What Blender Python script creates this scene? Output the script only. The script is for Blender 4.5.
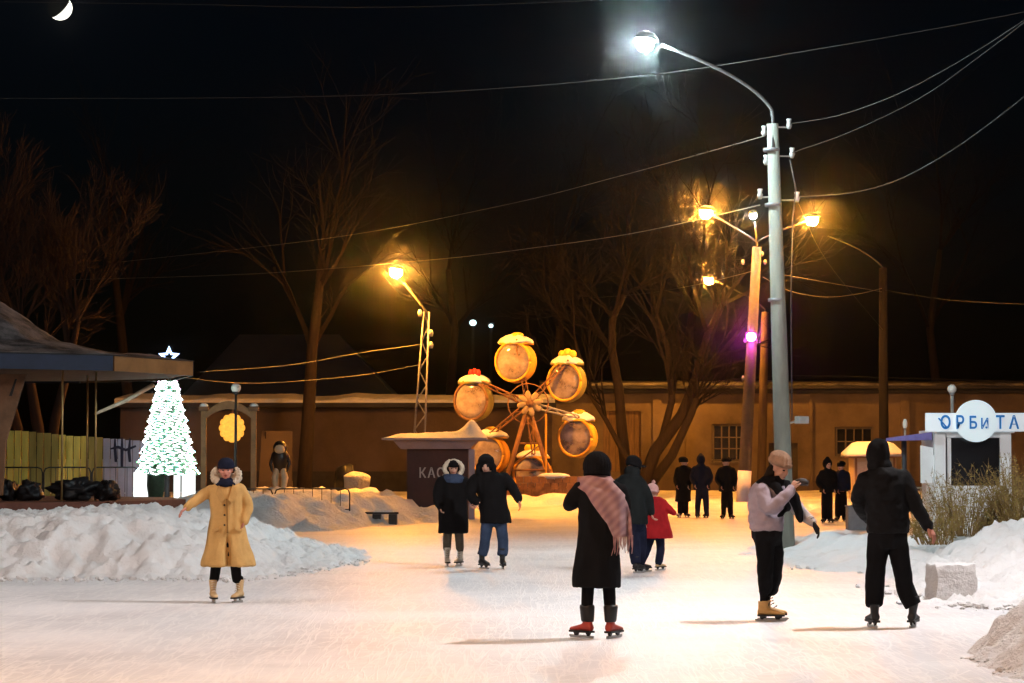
import bpy, math, random
import numpy as np
from mathutils import Vector, Matrix, noise, Quaternion

sc = bpy.context.scene
for o in list(bpy.data.objects):
    bpy.data.objects.remove(o)
COL = sc.collection
PI = math.pi
random.seed(7)

# ------------------------------------------------------------------ camera
CAM_H, FPX, HORIZON = 1.65, 2525.0, 458.0
PITCH = math.atan((HORIZON - 341.5) / FPX)
cd = bpy.data.cameras.new('camera')
cd.sensor_width = 36.0
cd.lens = FPX / 1024 * 36.0
cd.clip_start, cd.clip_end = 0.5, 6000
cam = bpy.data.objects.new('camera', cd)
COL.objects.link(cam)
cam.location = (0, 0, CAM_H)
cam.rotation_euler = (PI / 2 + PITCH, 0, 0)
sc.camera = cam

# ------------------------------------------------------------------ night sky, moonlight, exposure
MOON_EL, MOON_AZ = math.radians(13.0), math.radians(-10.5)
world = bpy.data.worlds.new('World')
sc.world = world
world.use_nodes = True
wn = world.node_tree.nodes
sky = wn.new('ShaderNodeTexSky')
sky.sky_type = 'NISHITA'
sky.sun_disc = False
sky.sun_elevation = math.radians(1.0)
sky.sun_rotation = math.radians(150)
sky.ozone_density = 4.0
wn['Background'].inputs['Strength'].default_value = 0.003
world.node_tree.links.new(sky.outputs[0], wn['Background'].inputs['Color'])

sl = bpy.data.lights.new('moonlight', 'SUN')
sl.energy = 0.006
sl.angle = math.radians(0.5)
sl.color = (0.9, 0.94, 1.0)
so = bpy.data.objects.new('moonlight', sl)
COL.objects.link(so)
so.rotation_euler = (PI / 2 - MOON_EL, 0, PI - MOON_AZ)

vs = sc.view_settings
vs.view_transform = 'Standard'
vs.look = 'None'
vs.exposure = 0.0
vs.gamma = 1.0
vs.use_curve_mapping = False
sc.render.engine = 'CYCLES'
cy = sc.cycles
cy.use_denoising = True
try:
    cy.denoiser = 'OPENIMAGEDENOISE'
except Exception:
    pass
cy.max_bounces = 5
cy.diffuse_bounces = 3
cy.glossy_bounces = 3
cy.transmission_bounces = 4
cy.transparent_max_bounces = 8
cy.volume_bounces = 0
cy.sample_clamp_indirect = 4.0
cy.caustics_reflective = False
cy.caustics_refractive = False

# ------------------------------------------------------------------ helpers
def at(px, py, D):
    """the point of the vertical plane y = D that the photograph shows at px, py"""
    u, v = px - 512.0, 341.5 - py
    s, c = math.sin(PITCH), math.cos(PITCH)
    y = FPX * c - v * s
    z = FPX * s + v * c
    k = D / y
    return Vector((u * k, D, CAM_H + z * k))

def gd(py):
    return CAM_H * FPX / (py - HORIZON)

def mesh_obj(name, V, F, mat=None, parent=None, smooth=False, mats=None, midx=None):
    me = bpy.data.meshes.new(name)
    me.from_pydata([tuple(v) for v in V], [], F)
    for m in (mats or ([mat] if mat else [])):
        me.materials.append(m)
    if midx is not None:
        me.polygons.foreach_set('material_index', midx)
    if smooth:
        me.polygons.foreach_set('use_smooth', [True] * len(me.polygons))
    me.update()
    o = bpy.data.objects.new(name, me)
    COL.objects.link(o)
    if parent is not None:
        attach(o, parent)
    return o

def attach(o, parent):
    o.parent = parent
    o.matrix_parent_inverse = parent_matrix(parent).inverted()

def parent_matrix(p):
    m = Matrix.LocRotScale(p.location, p.rotation_euler, p.scale)
    if p.parent:
        m = parent_matrix(p.parent) @ p.matrix_parent_inverse @ m
    return m

def tag(o, label, cat, group=None, kind=None):
    o['label'] = label
    if cat:
        o['category'] = cat
    if group:
        o['group'] = group
    if kind:
        o['kind'] = kind
    return o

def thing(name, loc, label, cat, group=None):
    o = bpy.data.objects.new(name, None)
    COL.objects.link(o)
    o.location = loc
    o.empty_display_size = 0.2
    return tag(o, label, cat, group)

class MB:
    """collects geometry of one mesh"""
    def __init__(self):
        self.V, self.F = [], []
    def add(self, V, F):
        k = len(self.V)
        self.V += [Vector(v) for v in V]
        self.F += [tuple(i + k for i in f) for f in F]
        return self
    def box(self, c, s, rz=0.0, taper=1.0, shear=(0, 0)):
        cx, cy_, cz = c
        hx, hy, hz = s[0] / 2, s[1] / 2, s[2] / 2
        V = []
        for dz in (-1, 1):
            t = taper if dz > 0 else 1.0
            for dx, dy in ((-1, -1), (1, -1), (1, 1), (-1, 1)):
                x, y = dx * hx * t, dy * hy * t
                if dz > 0:
                    x += shear[0]; y += shear[1]
                V.append((cx + x * math.cos(rz) - y * math.sin(rz), cy_ + x * math.sin(rz) + y * math.cos(rz), cz + dz * hz))
        return self.add(V, [(0, 3, 2, 1), (4, 5, 6, 7), (0, 1, 5, 4), (1, 2, 6, 5), (2, 3, 7, 6), (3, 0, 4, 7)])
    def loft(self, rings, cap=True):
        n = len(rings[0])
        V = [p for r in rings for p in r]
        F = []
        for i in range(len(rings) - 1):
            for j in range(n):
                a, b = i * n + j, i * n + (j + 1) % n
                F.append((a, b, b + n, a + n))
        if cap:
            for i, flip in ((0, True), (len(rings) - 1, False)):
                c = sum((Vector(p) for p in rings[i]), Vector()) / n
                V.append(c)
                k = len(V) - 1
                for j in range(n):
                    a, b = i * n + j, i * n + (j + 1) % n
                    F.append((b, a, k) if flip else (a, b, k))
        return self.add(V, F)
    def tube(self, pts, radii, n=10, cap=True, round_end=False, flat=None):
        pts = [Vector(p) for p in pts]
        if not hasattr(radii, '__len__'):
            radii = [radii] * len(pts)
        radii = list(radii)
        if round_end:
            d0 = (pts[0] - pts[1]).normalized(); d1 = (pts[-1] - pts[-2]).normalized()
            r0, r1 = radii[0], radii[-1]
            a = [(pts[0] + d0 * r0 * math.sin(t), r0 * math.cos(t)) for t in (1.35, 0.9, 0.45)]
            b = [(pts[-1] + d1 * r1 * math.sin(t), r1 * math.cos(t)) for t in (0.45, 0.9, 1.35)]
            pts = [p for p, _ in a] + pts + [p for p, _ in b]
            radii = [r for _, r in a] + radii + [r for _, r in b]
        rings = []
        up = None
        for i, p in enumerate(pts):
            t = (pts[min(i + 1, len(pts) - 1)] - pts[max(i - 1, 0)])
            if t.length < 1e-9:
                t = Vector((0, 0, 1))
            t.normalize()
            if up is None:
                up = Vector((0, 0, 1)) if abs(t.z) < 0.9 else Vector((0, 1, 0))
                if flat:
                    up = Vector(flat[0])
            up = (up - t * up.dot(t))
            if up.length < 1e-6:
                up = t.orthogonal()
            up.normalize()
            s = t.cross(up)
            k = flat[1] if flat else 1.0
            rings.append([p + up * math.cos(2 * PI * j / n) * radii[i] * k + s * math.sin(2 * PI * j / n) * radii[i] for j in range(n)])
        return self.loft(rings, cap)
    def ell(self, c, r, n=14, m=9, frame=None):
        c = Vector(c)
        rings = []
        for i in range(1, m):
            a = -PI / 2 + PI * i / m
            rings.append([(math.cos(a) * math.cos(2 * PI * j / n) * r[0], math.cos(a) * math.sin(2 * PI * j / n) * r[1], math.sin(a) * r[2]) for j in range(n)])
        if frame is None:
            rings = [[c + Vector(p) for p in rg] for rg in rings]
        else:
            rings = [[c + frame @ Vector(p) for p in rg] for rg in rings]
        return self.loft(rings)
    def build(self, name, mat, parent=None, smooth=False):
        return mesh_obj(name, self.V, self.F, mat, parent, smooth)

# ------------------------------------------------------------------ materials
MATS = {}
def mat(name, color, rough=0.7, var=0.15, scale=8.0, bump=0.0, bscale=40.0, spec=0.3, metal=0.0, emit=None, estr=0.0, dark=None, stretch=(1, 1, 1), alpha=1.0):
    if name in MATS:
        return MATS[name]
    m = bpy.data.materials.new(name)
    m.use_nodes = True
    nt = m.node_tree
    b = nt.nodes['Principled BSDF']
    b.inputs['Roughness'].default_value = rough
    b.inputs['Specular IOR Level'].default_value = spec
    b.inputs['Metallic'].default_value = metal
    b.inputs['Alpha'].default_value = alpha
    tc = nt.nodes.new('ShaderNodeTexCoord')
    mp = nt.nodes.new('ShaderNodeMapping')
    mp.inputs['Scale'].default_value = stretch
    nt.links.new(tc.outputs['Object'], mp.inputs['Vector'])
    nz = nt.nodes.new('ShaderNodeTexNoise')
    nz.inputs['Scale'].default_value = scale
    nz.inputs['Detail'].default_value = 6
    nz.inputs['Roughness'].default_value = 0.65
    nt.links.new(mp.outputs[0], nz.inputs['Vector'])
    cr = nt.nodes.new('ShaderNodeValToRGB')
    c = Vector(color)
    lo = Vector(dark) if dark else c * (1 - var)
    hi = c * (1 + var)
    cr.color_ramp.elements[0].position = 0.3
    cr.color_ramp.elements[1].position = 0.7
    cr.color_ramp.elements[0].color = (*[min(1, x) for x in lo], 1)
    cr.color_ramp.elements[1].color = (*[min(1, x) for x in hi], 1)
    nt.links.new(nz.outputs['Fac'], cr.inputs['Fac'])
    nt.links.new(cr.outputs[0], b.inputs['Base Color'])
    if bump > 0:
        n2 = nt.nodes.new('ShaderNodeTexNoise')
        n2.inputs['Scale'].default_value = bscale
        n2.inputs['Detail'].default_value = 5
        nt.links.new(mp.outputs[0], n2.inputs['Vector'])
        bp = nt.nodes.new('ShaderNodeBump')
        bp.inputs['Strength'].default_value = min(1, bump)
        bp.inputs['Distance'].default_value = 0.02
        nt.links.new(n2.outputs['Fac'], bp.inputs['Height'])
        nt.links.new(bp.outputs[0], b.inputs['Normal'])
    if emit:
        b.inputs['Emission Color'].default_value = (*emit, 1)
        b.inputs['Emission Strength'].default_value = estr
    MATS[name] = m
    return m

def emis(name, color, s):
    if name in MATS:
        return MATS[name]
    m = bpy.data.materials.new(name)
    m.use_nodes = True
    nt = m.node_tree
    nt.nodes.remove(nt.nodes['Principled BSDF'])
    e = nt.nodes.new('ShaderNodeEmission')
    e.inputs[0].default_value = (*color, 1)
    e.inputs[1].default_value = s
    nt.links.new(e.outputs[0], nt.nodes['Material Output'].inputs[0])
    MATS[name] = m
    return m

def snow_mat(name, color, dirt, dirt_amt=0.45, scale=1.2, bump=0.6):
    if name in MATS:
        return MATS[name]
    m = bpy.data.materials.new(name)
    m.use_nodes = True
    nt = m.node_tree
    N, L = nt.nodes, nt.links
    b = N['Principled BSDF']
    b.inputs['Roughness'].default_value = 0.62
    b.inputs['Specular IOR Level'].default_value = 0.25
    tc = N.new('ShaderNodeTexCoord')
    n1 = N.new('ShaderNodeTexNoise'); n1.inputs['Scale'].default_value = scale; n1.inputs['Detail'].default_value = 7; n1.inputs['Roughness'].default_value = 0.7
    L.new(tc.outputs['Object'], n1.inputs['Vector'])
    cr = N.new('ShaderNodeValToRGB')
    cr.color_ramp.elements[0].position = dirt_amt - 0.16
    cr.color_ramp.elements[1].position = dirt_amt + 0.1
    cr.color_ramp.elements[0].color = (*dirt, 1)
    cr.color_ramp.elements[1].color = (*color, 1)
    L.new(n1.outputs['Fac'], cr.inputs['Fac'])
    L.new(cr.outputs[0], b.inputs['Base Color'])
    n2 = N.new('ShaderNodeTexNoise'); n2.inputs['Scale'].default_value = 14; n2.inputs['Detail'].default_value = 8; n2.inputs['Roughness'].default_value = 0.7
    L.new(tc.outputs['Object'], n2.inputs['Vector'])
    bp = N.new('ShaderNodeBump'); bp.inputs['Strength'].default_value = bump; bp.inputs['Distance'].default_value = 0.08
    L.new(n2.outputs['Fac'], bp.inputs['Height'])
    L.new(bp.outputs[0], b.inputs['Normal'])
    MATS[name] = m
    return m

SNOW = snow_mat('snow', (0.82, 0.825, 0.84), (0.72, 0.705, 0.70), 0.42)
SNOW_FAR = snow_mat('trodden_snow', (0.72, 0.72, 0.73), (0.5, 0.46, 0.42), 0.45, 0.6)
SNOW_DIRTY = snow_mat('gritty_snow', (0.85, 0.84, 0.84), (0.68, 0.62, 0.58), 0.42, 5.0, 1.0)
SNOW_CAP = snow_mat('roof_snow', (0.80, 0.80, 0.81), (0.72, 0.70, 0.68), 0.4)
SNOW_GREY = snow_mat('shovelled_snow', (0.80, 0.795, 0.80), (0.64, 0.61, 0.60), 0.44, 2.0, 0.9)

def ice_material():
    m = bpy.data.materials.new('skated_ice')
    m.use_nodes = True
    nt = m.node_tree
    N, L = nt.nodes, nt.links
    b = N['Principled BSDF']
    tc = N.new('ShaderNodeTexCoord')
    def noi(scale, detail, st=(1, 1, 1), rot=0.0):
        mp = N.new('ShaderNodeMapping'); mp.inputs['Scale'].default_value = st; mp.inputs['Rotation'].default_value = (0, 0, rot)
        L.new(tc.outputs['Object'], mp.inputs['Vector'])
        n = N.new('ShaderNodeTexNoise'); n.inputs['Scale'].default_value = scale; n.inputs['Detail'].default_value = detail; n.inputs['Roughness'].default_value = 0.65
        L.new(mp.outputs[0], n.inputs['Vector'])
        return n
    big = noi(0.35, 6)
    cr = N.new('ShaderNodeValToRGB')
    e = cr.color_ramp.elements
    e[0].position = 0.34; e[1].position = 0.62
    e[0].color = (0.58, 0.59, 0.62, 1); e[1].color = (0.76, 0.77, 0.80, 1)
    L.new(big.outputs['Fac'], cr.inputs['Fac'])
    # scratches of skates: thin warped lines in a few directions
    fac = None
    for k, (rot, sc_, w) in enumerate(((0.25, 5.0, 0.02), (-0.5, 6.5, 0.022), (1.2, 4.0, 0.016), (-1.35, 4.6, 0.018))):
        mp = N.new('ShaderNodeMapping'); mp.inputs['Rotation'].default_value = (0, 0, rot); mp.inputs['Scale'].default_value = (1, 0.06, 1); mp.inputs['Location'].default_value = (k * 3.1, k, 0)
        L.new(tc.outputs['Object'], mp.inputs['Vector'])
        n = N.new('ShaderNodeTexNoise'); n.inputs['Scale'].default_value = sc_; n.inputs['Detail'].default_value = 2; n.inputs['Distortion'].default_value = 0.5
        L.new(mp.outputs[0], n.inputs['Vector'])
        s1 = N.new('ShaderNodeMath'); s1.operation = 'SUBTRACT'; s1.inputs[1].default_value = 0.5; L.new(n.outputs['Fac'], s1.inputs[0])
        a1 = N.new('ShaderNodeMath'); a1.operation = 'ABSOLUTE'; L.new(s1.outputs[0], a1.inputs[0])
        lt = N.new('ShaderNodeMapRange'); lt.inputs['From Min'].default_value = 0; lt.inputs['From Max'].default_value = w; lt.inputs['To Min'].default_value = 1; lt.inputs['To Max'].default_value = 0
        L.new(a1.outputs[0], lt.inputs['Value'])
        if fac is None:
            fac = lt.outputs[0]
        else:
            mx = N.new('ShaderNodeMath'); mx.operation = 'MAXIMUM'; L.new(fac, mx.inputs[0]); L.new(lt.outputs[0], mx.inputs[1]); fac = mx.outputs[0]
    # long curved cuts
    for k, (cx_, cy_, rs, ww) in enumerate(((9.0, 14.0, 0.9, 0.012), (-14.0, 26.0, 0.7, 0.010), (3.0, 52.0, 0.6, 0.010), (-4.0, 4.0, 0.8, 0.011))):
        mp = N.new('ShaderNodeMapping'); mp.inputs['Location'].default_value = (-cx_, -cy_, 0)
        L.new(tc.outputs['Object'], mp.inputs['Vector'])
        wv = N.new('ShaderNodeTexWave'); wv.wave_type = 'RINGS'; wv.rings_direction = 'Z'; wv.inputs['Scale'].default_value = rs; wv.inputs['Distortion'].default_value = 3.5; wv.inputs['Detail'].default_value = 1.0; wv.inputs['Detail Scale'].default_value = 0.35
        L.new(mp.outputs[0], wv.inputs['Vector'])
        brk = noi(1.1, 2)
        lt = N.new('ShaderNodeMapRange'); lt.inputs['From Min'].default_value = 1 - ww; lt.inputs['From Max'].default_value = 1; L.new(wv.outputs['Fac'], lt.inputs['Value'])
        g1 = N.new('ShaderNodeMath'); g1.operation = 'GREATER_THAN'; g1.inputs[1].default_value = 0.5; L.new(brk.outputs['Fac'], g1.inputs[0])
        m1 = N.new('ShaderNodeMath'); m1.operation = 'MULTIPLY'; L.new(lt.outputs[0], m1.inputs[0]); L.new(g1.outputs[0], m1.inputs[1])
        mx = N.new('ShaderNodeMath'); mx.operation = 'MAXIMUM'; L.new(fac, mx.inputs[0]); L.new(m1.outputs[0], mx.inputs[1]); fac = mx.outputs[0]
    sm = N.new('ShaderNodeMath'); sm.operation = 'MULTIPLY'; sm.inputs[1].default_value = 0.7; L.new(fac, sm.inputs[0])
    mixc = N.new('ShaderNodeMixRGB'); mixc.inputs[2].default_value = (0.84, 0.84, 0.85, 1)
    L.new(sm.outputs[0], mixc.inputs[0]); L.new(cr.outputs[0], mixc.inputs[1])
    # worn, browner spots
    sp = noi(1.7, 5)
    cr2 = N.new('ShaderNodeValToRGB'); cr2.color_ramp.elements[0].position = 0.62; cr2.color_ramp.elements[1].position = 0.8
    cr2.color_ramp.elements[0].color = (0, 0, 0, 1); cr2.color_ramp.elements[1].color = (0.5, 0.5, 0.5, 1)
    L.new(sp.outputs['Fac'], cr2.inputs['Fac'])
    mix2 = N.new('ShaderNodeMixRGB'); mix2.inputs[2].default_value = (0.52, 0.47, 0.43, 1)
    L.new(cr2.outputs[0], mix2.inputs[0]); L.new(mixc.outputs[0], mix2.inputs[1])
    L.new(mix2.outputs[0], b.inputs['Base Color'])
    rr = N.new('ShaderNodeMapRange'); rr.inputs['To Min'].default_value = 0.38; rr.inputs['To Max'].default_value = 0.65
    L.new(big.outputs['Fac'], rr.inputs['Value']); L.new(rr.outputs[0], b.inputs['Roughness'])
    b.inputs['Specular IOR Level'].default_value = 0.26
    hb = noi(9, 6)
    ad = N.new('ShaderNodeMath'); ad.operation = 'ADD'; L.new(hb.outputs['Fac'], ad.inputs[0]); L.new(sm.outputs[0], ad.inputs[1])
    bp = N.new('ShaderNodeBump'); bp.inputs['Strength'].default_value = 0.2; bp.inputs['Distance'].default_value = 0.015
    L.new(ad.outputs[0], bp.inputs['Height']); L.new(bp.outputs[0], b.inputs['Normal'])
    return m

# ------------------------------------------------------------------ ground, ice, snowfield
g = mesh_obj('ground', [(-2500, -400, -0.03), (2500, -400, -0.03), (2500, 4000, -0.03), (-2500, 4000, -0.03)], [(0, 1, 2, 3)], SNOW_FAR)
tag(g, 'flat snow covered ground around the rink', None, kind='structure')
ice = mesh_obj('ice_rink', [(-45, 2, 0), (45, 2, 0), (45, 74, 0), (-45, 74, 0)], [(0, 1, 2, 3)], ice_material())
tag(ice, 'pale skated ice crossed by blade scratches', None, kind='structure')

def fbm(x, y, z=0.0, oct_=4, lac=2.1, gain=0.5):
    a, s, f = 1.0, 0.0, 1.0
    for _ in range(oct_):
        s += a * noise.noise((x * f, y * f, z))
        a *= gain; f *= lac
    return s

def sd_poly(X, Y, poly):
    """distance inside a polygon (negative outside)"""
    d = np.full(X.shape, 1e9); inside = np.zeros(X.shape, bool)
    n = len(poly)
    for i in range(n):
        ax, ay = poly[i]; bx, by = poly[(i + 1) % n]
        ex, ey = bx - ax, by - ay
        t = np.clip(((X - ax) * ex + (Y - ay) * ey) / (ex * ex + ey * ey), 0, 1)
        d = np.minimum(d, np.hypot(X - ax - t * ex, Y - ay - t * ey))
        c = ((ay > Y) != (by > Y)) & (X < (bx - ax) * (Y - ay) / (by - ay + 1e-12) + ax)
        inside ^= c
    return np.where(inside, d, -d)

def heap(name, poly, hfun, width, step, m, lump=0.12, lscale=2.2, seed=0.0, edge=0.35, base=0.0):
    xs = [p[0] for p in poly]; ys = [p[1] for p in poly]
    x0, x1, y0, y1 = min(xs) - edge, max(xs) + edge, min(ys) - edge, max(ys) + edge
    nx, ny = int((x1 - x0) / step) + 2, int((y1 - y0) / step) + 2
    X, Y = np.meshgrid(np.linspace(x0, x1, nx), np.linspace(y0, y1, ny), indexing='ij')
    d = sd_poly(X, Y, poly)
    V = []
    for i in range(nx):
        for j in range(ny):
            x, y = X[i, j], Y[i, j]
            dd = d[i, j] + edge * 1.2 * fbm(x * 0.9, y * 0.9, seed, 4)
            t = min(1.0, max(0.0, dd / width))
            e = t * t * (3 - 2 * t)
            z = hfun(x, y) * e
            k = min(1.0, max(0.0, dd / 0.25))
            r = fbm(x * lscale, y * lscale, seed + 3.3, 5, 2.2, 0.55)
            cell = noise.voronoi((x * lscale * 1.6, y * lscale * 1.6, seed))[0][0]
            z += k * lump * (0.55 * r + 0.9 * (0.45 - cell))
            z = max(z, -0.05) if dd > 0 else -0.06
            V.append((x, y, base + z))
    F = [(i * ny + j, (i + 1) * ny + j, (i + 1) * ny + j + 1, i * ny + j + 1) for i in range(nx - 1) for j in range(ny - 1)]
    F = [f for f in F if max(V[q][2] for q in f) > base - 0.055]
    used = sorted({q for f in F for q in f}); ix = {q: k for k, q in enumerate(used)}
    return mesh_obj(name, [V[q] for q in used], [tuple(ix[q] for q in f) for f in F], m, None, True)

def field_h(x, y):
    t = min(1, max(0, (y - 69.5) / 6.0))
    return 0.36 * t * t * (3 - 2 * t)

fx = np.linspace(-45, 45, 200); fy = np.concatenate([np.linspace(69.3, 84, 60), np.linspace(84.6, 125, 50)])
V = [(x, y, -0.012 + field_h(x, y) + (0.06 * fbm(x * 0.8, y * 0.8, 1.0) + 0.05 * abs(fbm(x * 2.2, y * 2.2, 4.0))) * min(1, max(0, (y - 69.4) / 1.5))) for x in fx for y in fy]
ny = len(fy)
F = [(i * ny + j, (i + 1) * ny + j, (i + 1) * ny + j + 1, i * ny + j + 1) for i in range(len(fx) - 1) for j in range(ny - 1)]
tag(mesh_obj('snow_terrain', V, F, SNOW_FAR, None, True), 'trampled snow rising behind the rink', None, kind='structure')

def lerp(a, b, t):
    t = min(1, max(0, t)); return a + (b - a) * t

def bank(name, label, *a, **k):
    o = heap(name, *a, **k)
    tag(o, label, 'snow bank', 'heaps of cleared snow round the ice')
    return o

bank('snow_bank', 'long white snow bank with a rough broken front behind the skater in the beige coat',
     [(-14, 34.6), (-3.7, 34.7), (-3.05, 35.9), (-2.65, 38.6), (-2.35, 42), (-2.5, 45), (-3.5, 46.6), (-14, 46)],
     lambda x, y: lerp(0.76, 0.40, (x + 5.0) / 2.0) + 0.05 * math.sin(x * 1.7), 2.6, 0.055, SNOW, lump=0.15, lscale=3.9, seed=1.0)
bank('snow_bank', 'grey shadowed snow bank between the dark ticket kiosk and the low bench',
     [(-9, 55.5), (-4.2, 57), (-3.0, 61.5), (-1.8, 64.2), (-1.0, 66), (-1.3, 67.2), (-9, 67.2)],
     lambda x, y: 0.74, 2.0, 0.13, SNOW_GREY, lump=0.2, lscale=1.5, seed=2.0)
bank('snow_bank', 'sunny yellow lit snow ridge under the street lamp on the lattice post',
     [(-8.6, 70), (-3.4, 70), (-2.8, 72), (-3.2, 74.5), (-8.6, 74.5)],
     lambda x, y: 0.62, 1.6, 0.16, SNOW, lump=0.22, lscale=1.2, seed=3.0, base=0.12)
bank('snow_bank', 'white snow bank beside the tall man, rising under the dry shrub',
     [(4.75, 29.6), (5.0, 28.2), (5.7, 27.2), (6.6, 26.6), (11, 25.5), (12, 45), (5.6, 45), (5.1, 38), (4.8, 33)],
     lambda x, y: lerp(0.52, 0.80, (x - 5.4) / 2.0), 3.2, 0.07, SNOW, lump=0.2, lscale=3.2, seed=4.0)
bank('snow_bank', 'low patch of white snow at the foot of the tall concrete lamp pole',
     [(4.0, 38.8), (4.5, 36.9), (5.4, 36.3), (7.5, 36.3), (7.5, 50), (5.2, 50), (4.3, 46)],
     lambda x, y: 0.30, 1.8, 0.11, SNOW, lump=0.16, lscale=2.0, seed=5.0)
bank('snow_bank', 'gritty brownish heap of shovelled snow at the very corner of the ice',
     [(3.95, 22.2), (3.72, 20.6), (3.9, 18), (6.8, 17.2), (7.0, 24.0), (4.7, 23.6)],
     lambda x, y: 0.80, 1.25, 0.045, SNOW_DIRTY, lump=0.13, lscale=4.2, seed=6.0)
bank('snow_bank', 'rough snow at the foot of the round carousel deck',
     [(-14, 47.0), (-7.0, 47.0), (-5.4, 50), (-5.0, 56), (-14, 56)],
     lambda x, y: 0.42, 1.5, 0.16, SNOW_GREY, lump=0.2, lscale=1.5, seed=8.0)

# snow block cut square
c = at(951, 600, 29.6)
V = []; F = []
def face_grid(o, eu, ev, n=12):
    k = len(V)
    for i in range(n + 1):
        for j in range(n + 1):
            V.append(Vector(o) + Vector(eu) * (i / n) + Vector(ev) * (j / n))
    for i in range(n):
        for j in range(n):
            q = k + i * (n + 1) + j
            F.append((q, q + n + 1, q + n + 2, q + 1))
hx, hy, h0, h1 = 0.25, 0.18, -0.03, 0.42
face_grid((-hx, -hy, h0), (2 * hx, 0, 0), (0, 0, h1 - h0)); face_grid((hx, hy, h0), (-2 * hx, 0, 0), (0, 0, h1 - h0))
face_grid((-hx, hy, h0), (0, -2 * hy, 0), (0, 0, h1 - h0)); face_grid((hx, -hy, h0), (0, 2 * hy, 0), (0, 0, h1 - h0))
face_grid((-hx, -hy, h1), (2 * hx, 0, 0), (0, 2 * hy, 0))
ca, sa = math.cos(0.22), math.sin(0.22)
V2 = []
for v in V:
    e = (abs(v.x) > hx * 0.98) + (abs(v.y) > hy * 0.98) + (v.z > h1 * 0.98)
    w = v * (1 - 0.025 * max(0, e - 1)) if e > 1 else v.copy()
    nz_ = Vector((noise.noise(v * 9), noise.noise(v * 9 + Vector((7, 0, 0))), noise.noise(v * 9 + Vector((0, 7, 0)))))
    w = w + nz_ * 0.014 + nz_ * 0.012 * max(0, e - 1)
    V2.append((c.x + w.x * ca - w.y * sa, 29.6 + w.x * sa + w.y * ca, w.z))
tag(mesh_obj('snow_block', V2, F, SNOW, None, True), 'square cut block of packed snow on the bank beside the tall man', 'snow block')

# crumbs and clods of snow fallen from the banks
rn = random.Random(12)
cm = MB()
def crumbs(p0, p1, n, spread, smin, smax):
    for _ in range(n):
        t = rn.random(); x = lerp(p0[0], p1[0], t) + rn.gauss(0, spread * 0.4); y = lerp(p0[1], p1[1], t) - abs(rn.gauss(0, spread))
        r = smin + (smax - smin) * rn.random() ** 3
        k = len(cm.V); cm.ell((x, y, r * 0.45), (r * rn.uniform(0.7, 1.3), r * rn.uniform(0.7, 1.3), r * rn.uniform(0.5, 0.9)), 6, 4)
        for q in range(k, len(cm.V)):
            cm.V[q] += Vector((rn.uniform(-1, 1), rn.uniform(-1, 1), rn.uniform(-0.6, 0.6))) * r * 0.28
crumbs((-8, 34.5), (-3.4, 34.7), 300, 0.45, 0.008, 0.05)
crumbs((-3.2, 35.5), (-2.4, 41), 140, 0.3, 0.008, 0.045)
crumbs((4.9, 28.6), (7.0, 26.4), 260, 0.45, 0.008, 0.05)
crumbs((4.0, 38.5), (6.5, 36.0), 140, 0.4, 0.008, 0.05)
crumbs((4.0, 21.0), (3.9, 19.5), 220, 0.25, 0.006, 0.035)
crumbs((4.6, 33), (4.8, 29.5), 80, 0.3, 0.01, 0.05)
co = cm.build('snow_crumbs', SNOW); tag(co, 'crumbs of broken snow along the feet of the banks', None, kind='stuff')

# ------------------------------------------------------------------ lamps
CONC = mat('concrete_pole', (0.22, 0.225, 0.19), 0.85, 0.25, 3, 0.4, 30, stretch=(1, 1, 0.25))
STEEL = mat('galvanised_steel', (0.22, 0.22, 0.23), 0.5, 0.2, 10, metal=0.4)
DARKSTEEL = mat('dark_painted_steel', (0.03, 0.03, 0.033), 0.55, 0.2, 10)
WHITEWASH = mat('whitewash', (0.75, 0.73, 0.70), 0.9, 0.1, 6, 0.2)
CERAMIC = mat('insulator_ceramic', (0.35, 0.35, 0.34), 0.3)
WOODPOLE = mat('wooden_pole', (0.08, 0.055, 0.035), 0.9, 0.3, 4, 0.4, 30, stretch=(4, 4, 0.4))

HPS = (1.0, 0.36, 0.04)
LED = (0.86, 0.97, 1.0)

def point(name, loc, color, power, r, parent):
    l = bpy.data.lights.new(name, 'POINT')
    l.color = color; l.energy = power; l.shadow_soft_size = r
    o = bpy.data.objects.new(name, l); COL.objects.link(o)
    o.location = loc
    attach(o, parent)
    return o

def luminaire(parent, p, d, lens_mat, color, power, size=0.26, tilt=0.25, br=0.18):
    """a street lamp head at p, its bulb showing below the shade; d = horizontal direction from the arm outwards"""
    p = Vector(p); d = Vector((d[0], d[1], 0)).normalized(); s = Vector((-d.y, d.x, 0)); u = (Vector((0, 0, 1)) + d * -tilt * 0.3).normalized()
    d2 = (d - u * d.dot(u)).normalized(); s = u.cross(d2)
    hs = MB(); n = 20
    R = lambda k, z: [p + d2 * math.cos(t) * size * k * (1.25 if math.cos(t) < 0 else 1.0) + s * math.sin(t) * size * k * 0.8 + u * z for t in [2 * PI * j / n for j in range(n)]]
    z0 = br * 0.35
    hs.loft([R(0.52, z0 + 0.01), R(0.60, z0), R(0.63, z0 + 0.03), R(0.58, z0 + 0.07), R(0.42, z0 + 0.13), R(0.15, z0 + 0.16), R(0.03, z0 + 0.165)], False)
    h = hs.build('shade', DARKSTEEL, parent, True)
    ln = MB(); ln.loft([R(0.50, z0 + 0.015), R(0.44, z0 + 0.05), R(0.2, z0 + 0.09), R(0.02, z0 + 0.10)], False)
    ln.build('reflector', lens_mat, h, True)
    bm = emis('bulb_glow_%s_%d' % (lens_mat.name, power), color, power / (4 * PI * PI * br * br))
    bb = MB(); bb.ell(p, (br, br, br), 10, 6); bb.build('bulb', bm, h, True)
    return h

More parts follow.
